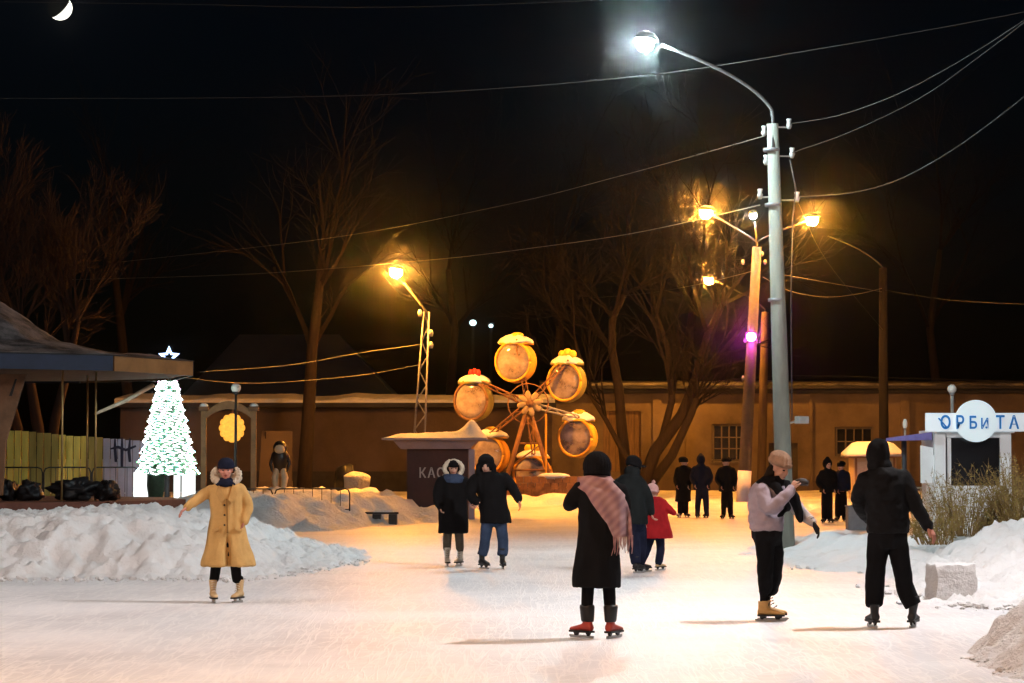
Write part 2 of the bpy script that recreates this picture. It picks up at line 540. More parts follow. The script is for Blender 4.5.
LENS_O = emis('sodium_lens', (1.0, 0.42, 0.06), 1.6)
LENS_W = emis('led_lens', (0.70, 0.95, 1.0), 2.5)
LENS_P = emis('magenta_lens', (1.0, 0.06, 0.70), 420.0)
LENS_OFF = mat('unlit_lens', (0.35, 0.34, 0.32), 0.3)

def arc(p0, p1, p2, n=9):
    p0, p1, p2 = Vector(p0), Vector(p1), Vector(p2)
    return [p0 * (1 - t) ** 2 + p1 * 2 * t * (1 - t) + p2 * t * t for t in [i / (n - 1) for i in range(n)]]

# --- tall concrete pole with the white lamp
D = 45.0
top, bot = at(772.5, 124, D), at(786, 548, D)
bot.z = -0.1
bigpole = thing('street_lamp', (bot.x, D, 0), 'tall round concrete pole with a single white lamp on a long curved arm', 'street lamp')
mb = MB(); mb.tube([bot, bot.lerp(top, 0.5), top], [0.165, 0.14, 0.105], 20); mb.build('pole', CONC, bigpole, True)
lp = at(645, 43, D - 1.2)
mb = MB()
a0 = top - Vector((0, 0, 0.5)); pts = [a0 + Vector((0.0, -0.10, 0)), top + Vector((0, -0.05, 0.12))] + arc(top + Vector((-0.02, -0.06, 0.25)), at(752, 78, D - 0.2), at(662, 45, D - 1.05), 12)
mb.tube(pts, [0.03] * len(pts), 8); mb.build('arm', mat('dull_steel', (0.10, 0.10, 0.10), 0.6), bigpole, True)
luminaire(bigpole, lp, (-2.2, -1.2), LENS_W, (0.72, 0.95, 1.0), 2400, 0.32, 0.35, 0.15)
for py in (150, 205, 300):
    mb = MB(); c = at(770.5 + (py - 124) * 0.033, py, D); mb.tube([c - Vector((0, 0, 0.03)), c + Vector((0, 0, 0.03))], 0.15, 16); mb.build('clamp_band', STEEL, bigpole, True)
for px, py in ((764, 131), (766, 160), (789, 124), (792, 153), (797, 197), (760, 194)):
    mb = MB(); c = at(px, py, D); mb.tube([c - Vector((0, 0, 0.09)), c - Vector((0, 0, 0.02)), c + Vector((0, 0, 0.02)), c + Vector((0, 0, 0.09))], [0.03, 0.055, 0.035, 0.05], 10)
    mid = at(770.5 + (py - 124) * 0.033, py + 3, D)
    mb.tube([mid, c - Vector((0, 0, 0.06))], 0.015, 6)
    mb.build('insulator', CERAMIC, bigpole, True)
c = at(800, 420, D)
mb = MB(); mb.box(c + Vector((0.02, -0.1, 0)), (0.2, 0.16, 0.13), 0.4); mb.tube([at(786, 424, D), c], 0.02, 8); mb.build('junction_box', CERAMIC, bigpole)
mb = MB(); mb.tube([at(790, 160, D - 0.16), at(796, 190, D - 0.2), at(793, 215, D - 0.17), at(791, 300, D - 0.18), at(792, 420, D - 0.19)], 0.014, 6); mb.build('drop_cable', DARKSTEEL, bigpole, True)

# --- pole with two orange lamps, white lamp and magenta floodlight
D = 75.0
top, bot = at(757, 247, D), at(742.5, 500, D); bot.z = 0.1
p2 = thing('street_lamp', (bot.x, D, 0.3), 'leaning pole with white painted foot, two orange lamps and a white one', 'street lamp')
mb = MB(); mb.tube([bot, top], [0.2, 0.135], 16); mb.build('pole', mat('brown_concrete', (0.06, 0.05, 0.045), 0.85, 0.3, 3), p2, True)
wp = bot.lerp(top, 0.15)
mb = MB(); mb.tube([bot.lerp(top, 0.01), wp], [0.212, 0.203], 16); mb.build('painted_foot', WHITEWASH, p2, True)
for px, py, nm, s in ((706, 213, 'left', -1), (812, 220, 'right', 1)):
    e = at(px - s * 6, py + 1, D)
    pts = [top + Vector((0, 0, -0.2))] + arc(top + Vector((0, 0, 0.15)), at(757 + s * 8, 236, D), e, 10)
    mb = MB(); mb.tube(pts, 0.03, 6); mb.build('arm', DARKSTEEL, p2, True)
    luminaire(p2, at(px, py, D), (s, -0.3), LENS_O, HPS, 5600, 0.38, 0.15)
mb = MB(); mb.tube([top, at(755, 222, D)], 0.03, 6); mb.build('mast', DARKSTEEL, p2, True)
luminaire(p2, at(753, 216, D), (0, -1), LENS_W, LED, 350, 0.28, 0.3, 0.09)
c = at(751, 337, D - 0.25)
fl = MB(); fl.box(c + Vector((0.0, 0.06, 0.02)), (0.30, 0.14, 0.24)); fl = fl.build('floodlight', DARKSTEEL, p2)
mb = MB(); mb.ell(c + Vector((0, -0.08, 0)), (0.13, 0.09, 0.13), 12, 7); mb.build('lens', LENS_P, fl, True)
for px, py in ((743, 262), (765, 262), (762, 254), (745, 340), (743, 378)):
    q = at(px, py, D - 0.15); mb = MB(); mb.tube([q - Vector((0, 0, 0.07)), q, q + Vector((0, 0, 0.07))], [0.03, 0.05, 0.03], 10); mb.build('insulator', STEEL, p2, True)

# --- pole behind with one orange lamp
D = 96.0
top, bot = at(765, 312, D), at(761, 496, D); bot.z = 0.1
p3 = thing('street_lamp', (bot.x, D, 0.3), 'shorter wooden pole with one orange lamp just behind the leaning pole', 'street lamp')
mb = MB(); mb.tube([bot, top], [0.18, 0.14], 14); mb.build('pole', WOODPOLE, p3, True)
pts = [top - Vector((0, 0, 0.4))] + arc(top + Vector((0, 0, 0.1)), at(752, 296, D), at(715, 281, D), 9)
mb = MB(); mb.tube(pts, 0.03, 6); mb.build('arm', DARKSTEEL, p3, True)
luminaire(p3, at(709, 280, D), (-1, -0.3), LENS_O, HPS, 4200, 0.36, 0.2)

# --- lattice post on the left
D = 75.0
top, bot = at(426.5, 312, D), at(418, 450, D); bot.z = 0.3; bot.x = at(415.5, 480, D).x
p4 = thing('street_lamp', (bot.x, D, 0.3), 'slim steel lattice post with one orange lamp behind the ticket kiosk', 'street lamp')
ax = (top - bot).normalized()
for sx in (-1, 1):
    for sy in (-1, 1):
        mb = MB(); mb.tube([bot + Vector((sx * 0.2, sy * 0.15, 0)), top + Vector((sx * 0.08, sy * 0.07, 0))], 0.028, 6); mb.build('corner_rail', STEEL, p4, True)
n = 13
mb = MB()
for i in range(n):
    t0, t1 = i / n, (i + 1) / n
    for sy in (-1, 1):
        w0, w1 = lerp(0.2, 0.08, t0), lerp(0.2, 0.08, t1)
        s = 1 if i % 2 else -1
        mb.tube([bot.lerp(top, t0) + Vector((-s * w0, sy * lerp(0.15, 0.07, t0), 0)), bot.lerp(top, t1) + Vector((s * w1, sy * lerp(0.15, 0.07, t1), 0))], 0.018, 5)
mb.build('lattice_bracing', STEEL, p4)
mb = MB(); mb.tube([top - Vector((0, 0, 0.6)), top, at(404, 283, D - 0.3)], 0.035, 8); mb.build('arm', DARKSTEEL, p4, True)
luminaire(p4, at(396, 272, D - 0.4), (-1, -0.8), LENS_O, HPS, 6000, 0.40, 0.5)
for px, py in ((420, 313), (431, 333), (431, 345)):
    q = at(px, py, D - 0.1); mb = MB(); mb.tube([q - Vector((0, 0, 0.1)), q, q + Vector((0, 0, 0.1))], [0.05, 0.08, 0.04], 10); mb.build('insulator', CERAMIC, p4, True)

# --- dark pole
D = 83.0
top, bot = at(883, 268, D), at(884, 490, D); bot.z = 0.0
p5 = thing('utility_pole', (bot.x, D, 0.1), 'dark thick wooden pole with a bare lamp arm behind the small hut', 'pole')
mb = MB(); mb.tube([bot, top], [0.17, 0.13], 14); mb.build('pole', mat('tarred_wood', (0.005, 0.004, 0.004), 0.9, 0.3, 4), p5, True)
mb = MB(); mb.tube([top - Vector((0, 0, 0.3))] + arc(top, at(868, 250, D), at(828, 236, D), 8), 0.025, 6); mb.build('arm', DARKSTEEL, p5, True)

# --- three lamp posts beside the frame whose light falls on the near ice
def plain_lamp(loc, head, lens, color, power, label):
    b = Vector((loc[0], loc[1], 0)); h = Vector(head)
    t = thing('street_lamp', b, label, 'street lamp')
    tp = Vector((b.x, b.y, h.z - 0.7))
    mb = MB(); mb.tube([b - Vector((0, 0, 0.1)), tp], [0.165, 0.11], 16); mb.build('pole', CONC, t, True)
    mb = MB(); mb.tube([tp - Vector((0, 0, 0.4))] + arc(tp, Vector((tp.x, tp.y, h.z)), h, 9), 0.035, 8); mb.build('arm', STEEL, t, True)
    luminaire(t, h, (h.x - b.x, h.y - b.y), lens, color, power, 0.3, 0.2)
plain_lamp((9.8, 27.2), (7.4, 26.6, 10.5), LENS_W, (1.0, 0.95, 0.94), 7000, 'white street lamp beside the rink on the shrub side')
plain_lamp((-12.8, 25.5), (-10.4, 26.0, 9.5), LENS_W, (1.0, 0.90, 0.85), 2300, 'white street lamp beside the rink on the carousel side')
plain_lamp((-7.2, 12.0), (-4.8, 12.8, 8.4), LENS_O, (1.0, 0.56, 0.31), 5000, 'orange street lamp near the open end of the rink')

# ------------------------------------------------------------------ moon
MD = 2600.0
mc = at(60, 8, MD)
mr = 12.3 / FPX * MD
m = bpy.data.materials.new('moon_surface'); m.use_nodes = True
nt = m.node_tree; N, L = nt.nodes, nt.links
N.remove(N['Principled BSDF'])
tc = N.new('ShaderNodeTexCoord')
dt = N.new('ShaderNodeVectorMath'); dt.operation = 'DOT_PRODUCT'
dt.inputs[1].default_value = Vector((0.62, 0.50, -0.60)).normalized()
nv = N.new('ShaderNodeVectorMath'); nv.operation = 'NORMALIZE'
L.new(tc.outputs['Object'], nv.inputs[0]); L.new(nv.outputs[0], dt.inputs[0])
mrg = N.new('ShaderNodeMapRange'); mrg.inputs['From Min'].default_value = 0.0; mrg.inputs['From Max'].default_value = 0.10; mrg.inputs['To Min'].default_value = 0.004; mrg.inputs['To Max'].default_value = 2.2
L.new(dt.outputs['Value'], mrg.inputs['Value'])
em = N.new('ShaderNodeEmission'); em.inputs[0].default_value = (1.0, 0.97, 0.86, 1)  # sunlit crescent and dark side are put into the emission
L.new(mrg.outputs[0], em.inputs[1]); L.new(em.outputs[0], N['Material Output'].inputs[0])
mb = MB(); mb.ell((0, 0, 0), (mr, mr, mr), 48, 24)
mo = mb.build('moon', m, None, True); mo.location = mc
tag(mo, 'thin crescent moon in the black sky', 'moon')
# ------------------------------------------------------------------ buildings behind the rink
PLASTER = mat('ochre_plaster', (0.15, 0.115, 0.085), 0.9, 0.3, 0.25, 0.5, 12, dark=(0.04, 0.03, 0.022))
PLASTER2 = mat('brown_plaster', (0.075, 0.055, 0.045), 0.9, 0.3, 0.6, 0.5, 9)
PLINTH = mat('black_plinth', (0.035, 0.032, 0.03), 0.9, 0.3, 3)
ROOFD = mat('dark_roofing', (0.03, 0.03, 0.033), 0.9, 0.3, 2)
FRAMEW = mat('window_frame_paint', (0.09, 0.075, 0.06), 0.7)
GLASSD = mat('dark_glass', (0.012, 0.012, 0.014), 0.12, 0.3, 2, spec=0.6)
BOARD = mat('weathered_boards', (0.13, 0.085, 0.05), 0.9, 0.35, 3, 0.4, 20, stretch=(5, 5, 0.6))

def window(parent, D, x0, x1, y0, y1, cols, rows, name='window'):
    a, b = at(x0, y1, D), at(x1, y0, D)
    w, h = b.x - a.x, b.z - a.z
    mb = MB(); f = 0.07
    yy = D - 0.03
    mb.box((a.x + f / 2, yy, a.z + h / 2), (f, 0.1, h)); mb.box((b.x - f / 2, yy, a.z + h / 2), (f, 0.1, h))
    mb.box((a.x + w / 2, yy, a.z + f / 2), (w - 2 * f, 0.1, f)); mb.box((a.x + w / 2, yy, b.z - f / 2), (w - 2 * f, 0.1, f))
    iw, ih = w - 2 * f, h - 2 * f
    for i in range(1, cols):
        mb.box((a.x + f + iw * i / cols, yy, a.z + h / 2), (0.05, 0.09, ih))
    for j in range(1, rows):
        for i in range(cols):
            mb.box((a.x + f + iw * (i + 0.5) / cols, yy, a.z + f + ih * j / rows), (iw / cols - 0.05, 0.085, 0.05))
    wo = mb.build(name, FRAMEW, parent)
    for i in range(cols):
        for j in range(rows):
            p = MB(); p.box((a.x + f + iw * (i + 0.5) / cols, D + 0.015, a.z + f + ih * (j + 0.5) / rows), (iw / cols - 0.04, 0.02, ih / rows - 0.04))
            p.build('pane', GLASSD, wo)
    s = MB(); s.box((a.x + w / 2, D - 0.1, a.z - 0.04), (w + 0.16, 0.18, 0.06)); s.build('sill', FRAMEW, wo)
    return wo

def wall_holes(parent, name, D, X0, X1, Z0, Z1, holes, m, th=0.3):
    """front wall as strips around rectangular holes (px rectangles)"""
    mb = MB()
    hs = sorted([(at(h[0], h[3], D), at(h[1], h[2], D)) for h in holes], key=lambda h: h[0].x)
    x = X0
    for a, b in hs:
        mb.box(((x + a.x) / 2, D + th / 2, (Z0 + Z1) / 2), (a.x - x, th, Z1 - Z0))
        mb.box(((a.x + b.x) / 2, D + th / 2, (Z0 + a.z) / 2), (b.x - a.x, th, max(0.01, a.z - Z0)))
        mb.box(((a.x + b.x) / 2, D + th / 2, (b.z + Z1) / 2), (b.x - a.x, th, Z1 - b.z))
        x = b.x
    mb.box(((x + X1) / 2, D + th / 2, (Z0 + Z1) / 2), (X1 - x, th, Z1 - Z0))
    return mb.build(name, m, parent)

# long plastered building on the right half
D = 100.0
X0, X1 = at(545, 460, D).x, 26.0
zt = at(600, 389, D).z
bl = thing('plastered_building', ((X0 + X1) / 2, D, 0.3), 'long single storey ochre plastered building with barred dark windows', 'building')
holes = [(603, 641, 411, 472), (712, 746, 424, 462), (769, 798, 443, 489), (835, 873, 427, 456)]
wall_holes(bl, 'wall', D, X0, X1, 0.2, zt, holes, PLASTER)
window(bl, D + 0.14, 712.4, 745.6, 424.4, 461.6, 4, 3)
window(bl, D + 0.14, 835.4, 872.6, 427.4, 455.6, 4, 2)
a, b = at(769, 489, D), at(798, 443, D)
mb = MB(); mb.box(((a.x + b.x) / 2, D + 0.18, (a.z + b.z) / 2), (b.x - a.x, 0.08, b.z - a.z)); do = mb.build('door', PLINTH, bl)
mb = MB(); mb.box((a.x + 0.15, D + 0.1, 1.4), (0.05, 0.08, 0.2)); mb.build('handle', STEEL, do)
a, b = at(603, 472, D), at(641, 411, D)
mb = MB(); mb.box(((a.x + b.x) / 2, D + 0.2, (a.z + b.z) / 2), (b.x - a.x, 0.04, b.z - a.z)); shu = mb.build('boarded_opening', PLINTH, bl)
npl = 6
for i in range(npl):
    w = (b.x - a.x) / npl
    mb = MB(); mb.box((a.x + w * (i + 0.5), D + 0.13 + 0.01 * (i % 3), (a.z + b.z) / 2), (w - 0.015, 0.05, b.z - a.z - 0.02)); mb.build('plank', BOARD, shu)
mb = MB(); mb.box(((X0 + X1) / 2, D + 4, zt + 0.06), (X1 - X0 + 0.5, 9.0, 0.12)); mb.box(((X0 + X1) / 2, D - 0.12, zt - 0.1), (X1 - X0 + 0.3, 0.2, 0.16)); ro = mb.build('roof', ROOFD, bl)
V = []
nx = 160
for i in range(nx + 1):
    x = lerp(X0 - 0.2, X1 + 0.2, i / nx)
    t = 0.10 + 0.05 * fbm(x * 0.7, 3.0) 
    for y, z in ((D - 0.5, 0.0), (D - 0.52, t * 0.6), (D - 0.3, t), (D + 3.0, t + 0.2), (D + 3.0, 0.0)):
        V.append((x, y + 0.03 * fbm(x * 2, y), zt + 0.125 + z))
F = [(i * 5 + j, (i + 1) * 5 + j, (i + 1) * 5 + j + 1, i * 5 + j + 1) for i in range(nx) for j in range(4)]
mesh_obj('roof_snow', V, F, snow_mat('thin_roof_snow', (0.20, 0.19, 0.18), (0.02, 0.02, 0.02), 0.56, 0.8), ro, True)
for px in (657, 690, 811, 905, 960):
    a = at(px, 440, D); mb = MB(); mb.box((a.x, D - 0.06, (zt + 0.2) / 2), (0.35 if px != 811 else 0.1, 0.12, zt - 0.3)); mb.build('pilaster', PLASTER, bl)
mb = MB(); mb.box(((X0 + X1) / 2, D - 0.04, 0.45), (X1 - X0, 0.08, 0.6)); mb.build('plinth', PLASTER2, bl)

# brown wall of sheds on the left half
D = 96.0
X0b, X1b = at(120, 460, D).x, at(552, 460, D).x
zt = at(350, 407, D).z
wl = thing('brown_shed', ((X0b + X1b) / 2, D, 0.3), 'long windowless brown walled shed with a snowy eave and black base', 'building')
mb = MB(); mb.box(((X0b + X1b) / 2, D + 2.5, (zt + 0.9) / 2), (X1b - X0b, 5.0, zt - 0.9)); mb.build('wall', PLASTER2, wl)
mb = MB(); mb.box(((X0b + X1b) / 2, D + 2.45, 0.65), (X1b - X0b + 0.02, 5.0, 0.98)); mb.build('plinth', PLINTH, wl)
mb = MB(); mb.box(((X0b + X1b) / 2, D + 2.2, zt - 0.02 + 0.08), (X1b - X0b + 0.3, 6.0, 0.16)); ro = mb.build('roof', ROOFD, wl)
V = []
for i in range(121):
    x = lerp(X0b - 0.1, X1b + 0.1, i / 120)
    t = 0.16 + 0.09 * fbm(x * 0.6, 7.0)
    for y, z in ((D - 0.82, 0.0), (D - 0.85, t * 0.7), (D - 0.6, t), (D + 3.0, t + 0.25)):
        V.append((x, y, zt + 0.145 + z))
F = [(i * 4 + j, (i + 1) * 4 + j, (i + 1) * 4 + j + 1, i * 4 + j + 1) for i in range(120) for j in range(3)]
mesh_obj('roof_snow', V, F, SNOW_GREY, ro, True)
# leaning panel by the gate
D = 80.0
a, b = at(259, 481, D), at(292, 431, D)
mb = MB(); mb.box(((a.x + b.x) / 2, D, (a.z + b.z) / 2), (b.x - a.x, 0.06, b.z - a.z), 0.1, 0.94, (0.05, 0.15))
mb.tube([((a.x + b.x) / 2 - 0.3, D, b.z), ((a.x + b.x) / 2 - 0.3, D + 0.9, 0.3)], 0.04, 6)
mb.box(((a.x + b.x) / 2, D, 0.62), (b.x - a.x + 0.05, 0.1, 0.6))
tag(mb.build('display_board', mat('tan_board', (0.05, 0.036, 0.03), 0.85, 0.12, 1.5), None), 'plain tan display board leaning behind the black figure statue', 'board')

# big hall far behind with a pitched snowy roof
D = 150.0
a, b, c = at(178, 400, D), at(398, 400, D), at(330, 328, D)
l = at(225, 328, D)
hall = thing('far_hall', ((a.x + b.x) / 2, D, 0), 'big dark hall with a pitched snowy roof behind the sheds', 'building')
mb = MB(); mb.box(((a.x + b.x) / 2, D + 8, a.z / 2), (b.x - a.x - 0.6, 14, a.z)); mb.build('wall', PLINTH, hall)
mb = MB()
mb.add([(a.x, D, a.z), (b.x, D, b.z), (c.x, D + 8, c.z), (l.x, D + 8, c.z), (a.x, D + 16, a.z), (b.x, D + 16, a.z)],
       [(0, 1, 2, 3), (1, 5, 2), (5, 4, 3, 2), (4, 0, 3), (0, 4, 5, 1)])
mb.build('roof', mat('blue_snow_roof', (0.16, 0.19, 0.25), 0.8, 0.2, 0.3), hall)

# two tiny far lamps
for px, py, lab in ((473, 323, 'brighter of the two tiny white lights far off in the dark trees'), (491, 326, 'fainter of the two tiny white lights far off in the dark trees')):
    D = 190.0
    p = at(px, py, D)
    t = thing('far_lamp', (p.x, D, 0), lab, 'lamp')
    mb = MB(); mb.tube([(p.x, D, 0), (p.x, D, p.z + 0.1)], 0.09, 8); mb.build('pole', DARKSTEEL, t)
    mb = MB(); mb.box((p.x, D - 0.12, p.z + 0.2), (0.5, 0.3, 0.12)); mb.build('housing', DARKSTEEL, t)
    s = 0.26 if px < 480 else 0.17
    mb = MB(); mb.ell((p.x, D - 0.3, p.z), (s, 0.1, s * 0.9), 12, 8); mb.build('lens', LENS_W, t, True)

# ------------------------------------------------------------------ bare trees
BARK = mat('bark', (0.010, 0.0065, 0.005), 0.95, 0.35, 5, 0.5, 25, stretch=(3, 3, 0.6))
BARK_R = mat('reddish_bark', (0.024, 0.011, 0.007), 0.95, 0.3, 5, 0.4, 25, stretch=(3, 3, 0.6))

BARK_LIT = mat('lit_trunk_bark', (0.028, 0.019, 0.013), 0.95, 0.35, 5, 0.5, 25, stretch=(3, 3, 0.6))  # lighter than the crowns: lamplight on the trunks put into the colour
def bare_tree(name, label, base, stems, m, seed, levels=4, twig=0.012, spread=0.55, shrink=0.72, kids=(3, 4), group='bare winter trees'):
    rnd = random.Random(seed)
    base = Vector(base)
    t = thing(name, base, label, 'tree', group)
    tr, cr = MB(), MB()
    def grow(p, d, ln, r, lev):
        n = 4
        pts, rr = [p.copy()], [r]
        for i in range(n):
            d = (d + Vector((rnd.uniform(-1, 1), rnd.uniform(-1, 1), rnd.uniform(-0.5, 0.9))) * 0.16).normalized()
            p = p + d * ln / n
            pts.append(p.copy()); rr.append(max(twig * 0.5, r * (1 - 0.5 * (i + 1) / n)))
        cr.tube(pts, rr, 5 if lev < 2 else 3, False)
        if lev <= 0:
            return
        for k in range(rnd.randint(*kids)):
            i = rnd.randint(1, n)
            ax = d.orthogonal().normalized()
            ax.rotate(Quaternion(d, rnd.uniform(0, 2 * PI)))
            nd = (d + ax * rnd.uniform(spread * 0.6, spread * 1.5)).normalized()
            grow(pts[i], nd, ln * rnd.uniform(shrink - 0.15, shrink + 0.1), rr[i] * 0.62, lev - 1)
    for pts, r in stems:
        pts = [Vector(p) for p in pts]
        n = len(pts)
        rr = [r * (1 - 0.55 * i / (n - 1)) for i in range(n)]
        tr.tube(pts, rr, 9)
        for i in range(max(1, n // 2), n):
            for k in range(2 if i < n - 1 else 3):
                d = (pts[i] - pts[i - 1]).normalized()
                ax = d.orthogonal().normalized(); ax.rotate(Quaternion(d, rnd.uniform(0, 2 * PI)))
                grow(pts[i], (d + ax * rnd.uniform(0.3, 0.9)).normalized(), (pts[-1] - pts[0]).length * rnd.uniform(0.3, 0.45), rr[i] * 0.6, levels)
    tr.build('trunk', BARK_LIT if m is BARK else m, t, True)
    cr.build('crown', m, t)
    return t

D = 90.0
def st(D, *pp):
    return [at(x, y, D + dy) for x, y, dy in pp]
bare_tree('bare_tree', 'slender bare tree rising from behind the gondola wheel, slightly bent', at(627, 484, D), [(st(D, (628, 490, 0), (622, 430, 0), (619, 390, 0), (612, 350, 0.3), (612, 320, 0.5), (624, 295, 0.5)), 0.22)], BARK, 3)
bare_tree('bare_tree', 'many stemmed leaning bare tree before the ochre wall behind the red child', at(642, 486, D - 1),
          [(st(D - 1, (641, 492, 0), (655, 452, 0), (682, 415, 0), (694, 385, 0), (708, 335, 0.5), (722, 305, 1)), 0.26),
           (st(D - 1, (640, 492, 0.5), (662, 440, 0.6), (672, 400, 0.6), (668, 350, 0.8), (657, 315, 1)), 0.17),
           (st(D - 1, (645, 492, 0.2), (672, 455, -0.3), (692, 412, -0.6), (697, 398, -0.6)), 0.2),
           (st(D - 1, (642, 492, 0.2), (625, 455, 0.3), (606, 420, 0.6), (590, 395, 0.6), (575, 340, 0.6)), 0.12)], BARK, 5, levels=3)
bare_tree('bare_tree', 'dense reddish bare tree spreading above the carousel roof', at(40, 480, 68),
          [(st(68, (40, 492, 0), (38, 430, 0), (30, 380, 0), (22, 330, 0.5)), 0.2), (st(68, (44, 492, 0), (55, 420, 0.5), (70, 360, 1), (78, 320, 1)), 0.17), (st(68, (38, 492, 0.4), (15, 420, -0.5), (0, 360, -1), (-10, 310, -1)), 0.17)], BARK_R, 11, levels=4, kids=(3, 5), spread=0.45)
bare_tree('bare_tree', 'tall straight dark trunk standing before the brown shed', at(306, 470, 88), [(st(88, (304, 488, 0), (308, 420, 0), (312, 350, 0), (319, 290, 0.3), (322, 250, 0.5)), 0.27)], BARK, 13, levels=3)
bare_tree('bare_tree', 'dim bare tree in the dark right above the gondola wheel', at(560, 460, 118), [(st(118, (560, 480, 0), (556, 400, 0), (560, 330, 0), (552, 270, 0.3)), 0.3)], BARK, 17, levels=3)
bare_tree('bare_tree', 'dim bare tree in the dark beyond the leaning lamp pole', at(700, 460, 122), [(st(122, (690, 480, 0), (684, 400, 0), (690, 330, 0), (700, 260, 0.3)), 0.3)], BARK, 19, levels=3)
bare_tree('bare_tree', 'dim bare tree in the dark behind the far hall roof end', at(440, 460, 125), [(st(125, (452, 480, 0), (450, 400, 0), (455, 330, 0), (448, 270, 0.3)), 0.3)], BARK, 23, levels=3)
bare_tree('bare_tree', 'dim bare tree in the dark beyond the dark thick wooden pole', at(930, 460, 125), [(st(125, (935, 480, 0), (938, 400, 0), (930, 330, 0), (940, 250, 0.3)), 0.3)], BARK, 29, levels=3)
bare_tree('bare_tree', 'dim bare tree in the dark left of the crescent topped shed roofs', at(150, 460, 110), [(st(110, (130, 480, 0), (128, 400, 0), (120, 320, 0), (112, 250, 0.3)), 0.3)], BARK, 31, levels=3)

# ------------------------------------------------------------------ round carousel on the left
BLUE = mat('blue_fascia_paint', (0.008, 0.012, 0.032), 0.6, 0.3, 2)
YEL = mat('yellow_fascia_paint', (0.16, 0.085, 0.035), 0.6, 0.3, 2)
BROWN = mat('brown_timber', (0.17, 0.09, 0.05), 0.85, 0.3, 3, 0.3, 20)
REDB = mat('red_brown_deck', (0.13, 0.05, 0.035), 0.85, 0.3, 3)
TARP = mat('black_tarpaulin', (0.012, 0.012, 0.014), 0.45, 0.3, 6)
RODM = mat('brass_rod', (0.35, 0.24, 0.1), 0.4, metal=0.5)
cx, cyy, RR = -11.9, 53.5, 5.2
car = thing('carousel', (cx, cyy, 0), 'round carousel with a snowy cone roof and a blue and yellow fascia', 'carousel')
ang = [math.radians(-40 + 36 * k) for k in range(10)]
def ring(r, z, a=ang):
    return [Vector((cx + r * math.cos(t), cyy + r * math.sin(t), z)) for t in a]
zb, ztp = 3.38, 3.68
for k in range(10):
    a0, a1 = ang[k], ang[(k + 1) % 10]
    mb = MB()
    q = lambda r, t, z: Vector((cx + r * math.cos(t), cyy + r * math.sin(t), z))
    e = 0.004
    a0_, a1_ = a0 + e, a1 - e
    mb.add([q(RR, a0_, zb), q(RR, a1_, zb), q(RR, a1_, ztp), q(RR, a0_, ztp), q(RR - .06, a0_, zb), q(RR - .06, a1_, zb), q(RR - .06, a1_, ztp), q(RR - .06, a0_, ztp)],
           [(0, 1, 2, 3), (5, 4, 7, 6), (0, 4, 5, 1), (3, 2, 6, 7), (1, 5, 6, 2), (0, 3, 7, 4)])
    mb.build('fascia_panel', BLUE if k % 2 else YEL, car)
mb = MB(); mb.loft([ring(RR - 0.08, 3.42), ring(RR - 0.08, 3.5), ring(3.6, 3.75), ring(0.1, 3.8)]); mb.build('ceiling', BROWN, car)
mb = MB(); mb.loft([ring(RR + 0.03, 3.685), ring(RR + 0.02, 3.70), ring(3.6, 3.78), ring(2.4, 4.03), ring(1.06, 4.9), ring(0.1, 5.5)]); rf = mb.build('roof', ROOFD, car)
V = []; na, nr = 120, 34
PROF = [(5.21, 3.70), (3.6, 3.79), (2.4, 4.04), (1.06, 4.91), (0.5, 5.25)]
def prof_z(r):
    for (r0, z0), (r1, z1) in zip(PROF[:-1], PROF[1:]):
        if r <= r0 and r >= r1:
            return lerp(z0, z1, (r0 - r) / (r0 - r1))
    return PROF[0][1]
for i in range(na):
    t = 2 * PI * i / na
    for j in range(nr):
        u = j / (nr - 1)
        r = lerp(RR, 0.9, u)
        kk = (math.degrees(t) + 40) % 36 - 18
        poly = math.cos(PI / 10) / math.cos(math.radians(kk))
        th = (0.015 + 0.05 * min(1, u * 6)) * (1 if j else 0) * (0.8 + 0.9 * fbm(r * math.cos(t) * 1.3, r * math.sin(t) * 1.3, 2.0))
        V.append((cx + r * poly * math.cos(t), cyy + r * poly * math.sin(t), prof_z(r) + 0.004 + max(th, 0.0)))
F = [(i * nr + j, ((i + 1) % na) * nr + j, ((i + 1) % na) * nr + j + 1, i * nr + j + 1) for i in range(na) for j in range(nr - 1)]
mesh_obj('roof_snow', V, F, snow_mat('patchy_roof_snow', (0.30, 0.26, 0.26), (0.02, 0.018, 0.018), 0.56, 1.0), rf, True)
mb = MB(); mb.loft([ring(4.9, 0.0), ring(4.9, 0.62)]); mb.build('deck_skirt', REDB, car)
for k in range(10):
    a0, a1 = ang[k] + 0.01, ang[(k + 1) % 10] - 0.01
    q = lambda r, t, z: Vector((cx + r * math.cos(t), cyy + r * math.sin(t), z))
    mb = MB(); V = [q(r, t, z) for z in (0.64, 0.78) for (r, t) in ((5.05, a0), (5.05, a1), (0.6, a1), (0.6, a0))]
    mb.add(V, [(0, 3, 2, 1), (4, 5, 6, 7), (0, 1, 5, 4), (1, 2, 6, 5), (2, 3, 7, 6), (3, 0, 4, 7)])
    mb.build('deck_panel', YEL if k == 8 else REDB, car)
mb = MB(); mb.tube([(cx, cyy, 0.6), (cx, cyy, 4.0)], 0.5, 16); mb.build('center_column', BROWN, car)
for px, dd in ((62, 50.6), (87, 54), (95.5, 51.8)):
    p = at(px, 450, dd); mb = MB(); mb.tube([(p.x, dd, 0.78), (p.x, dd, 3.6)], 0.022, 8); mb.build('hanging_rod', RODM, car, True)
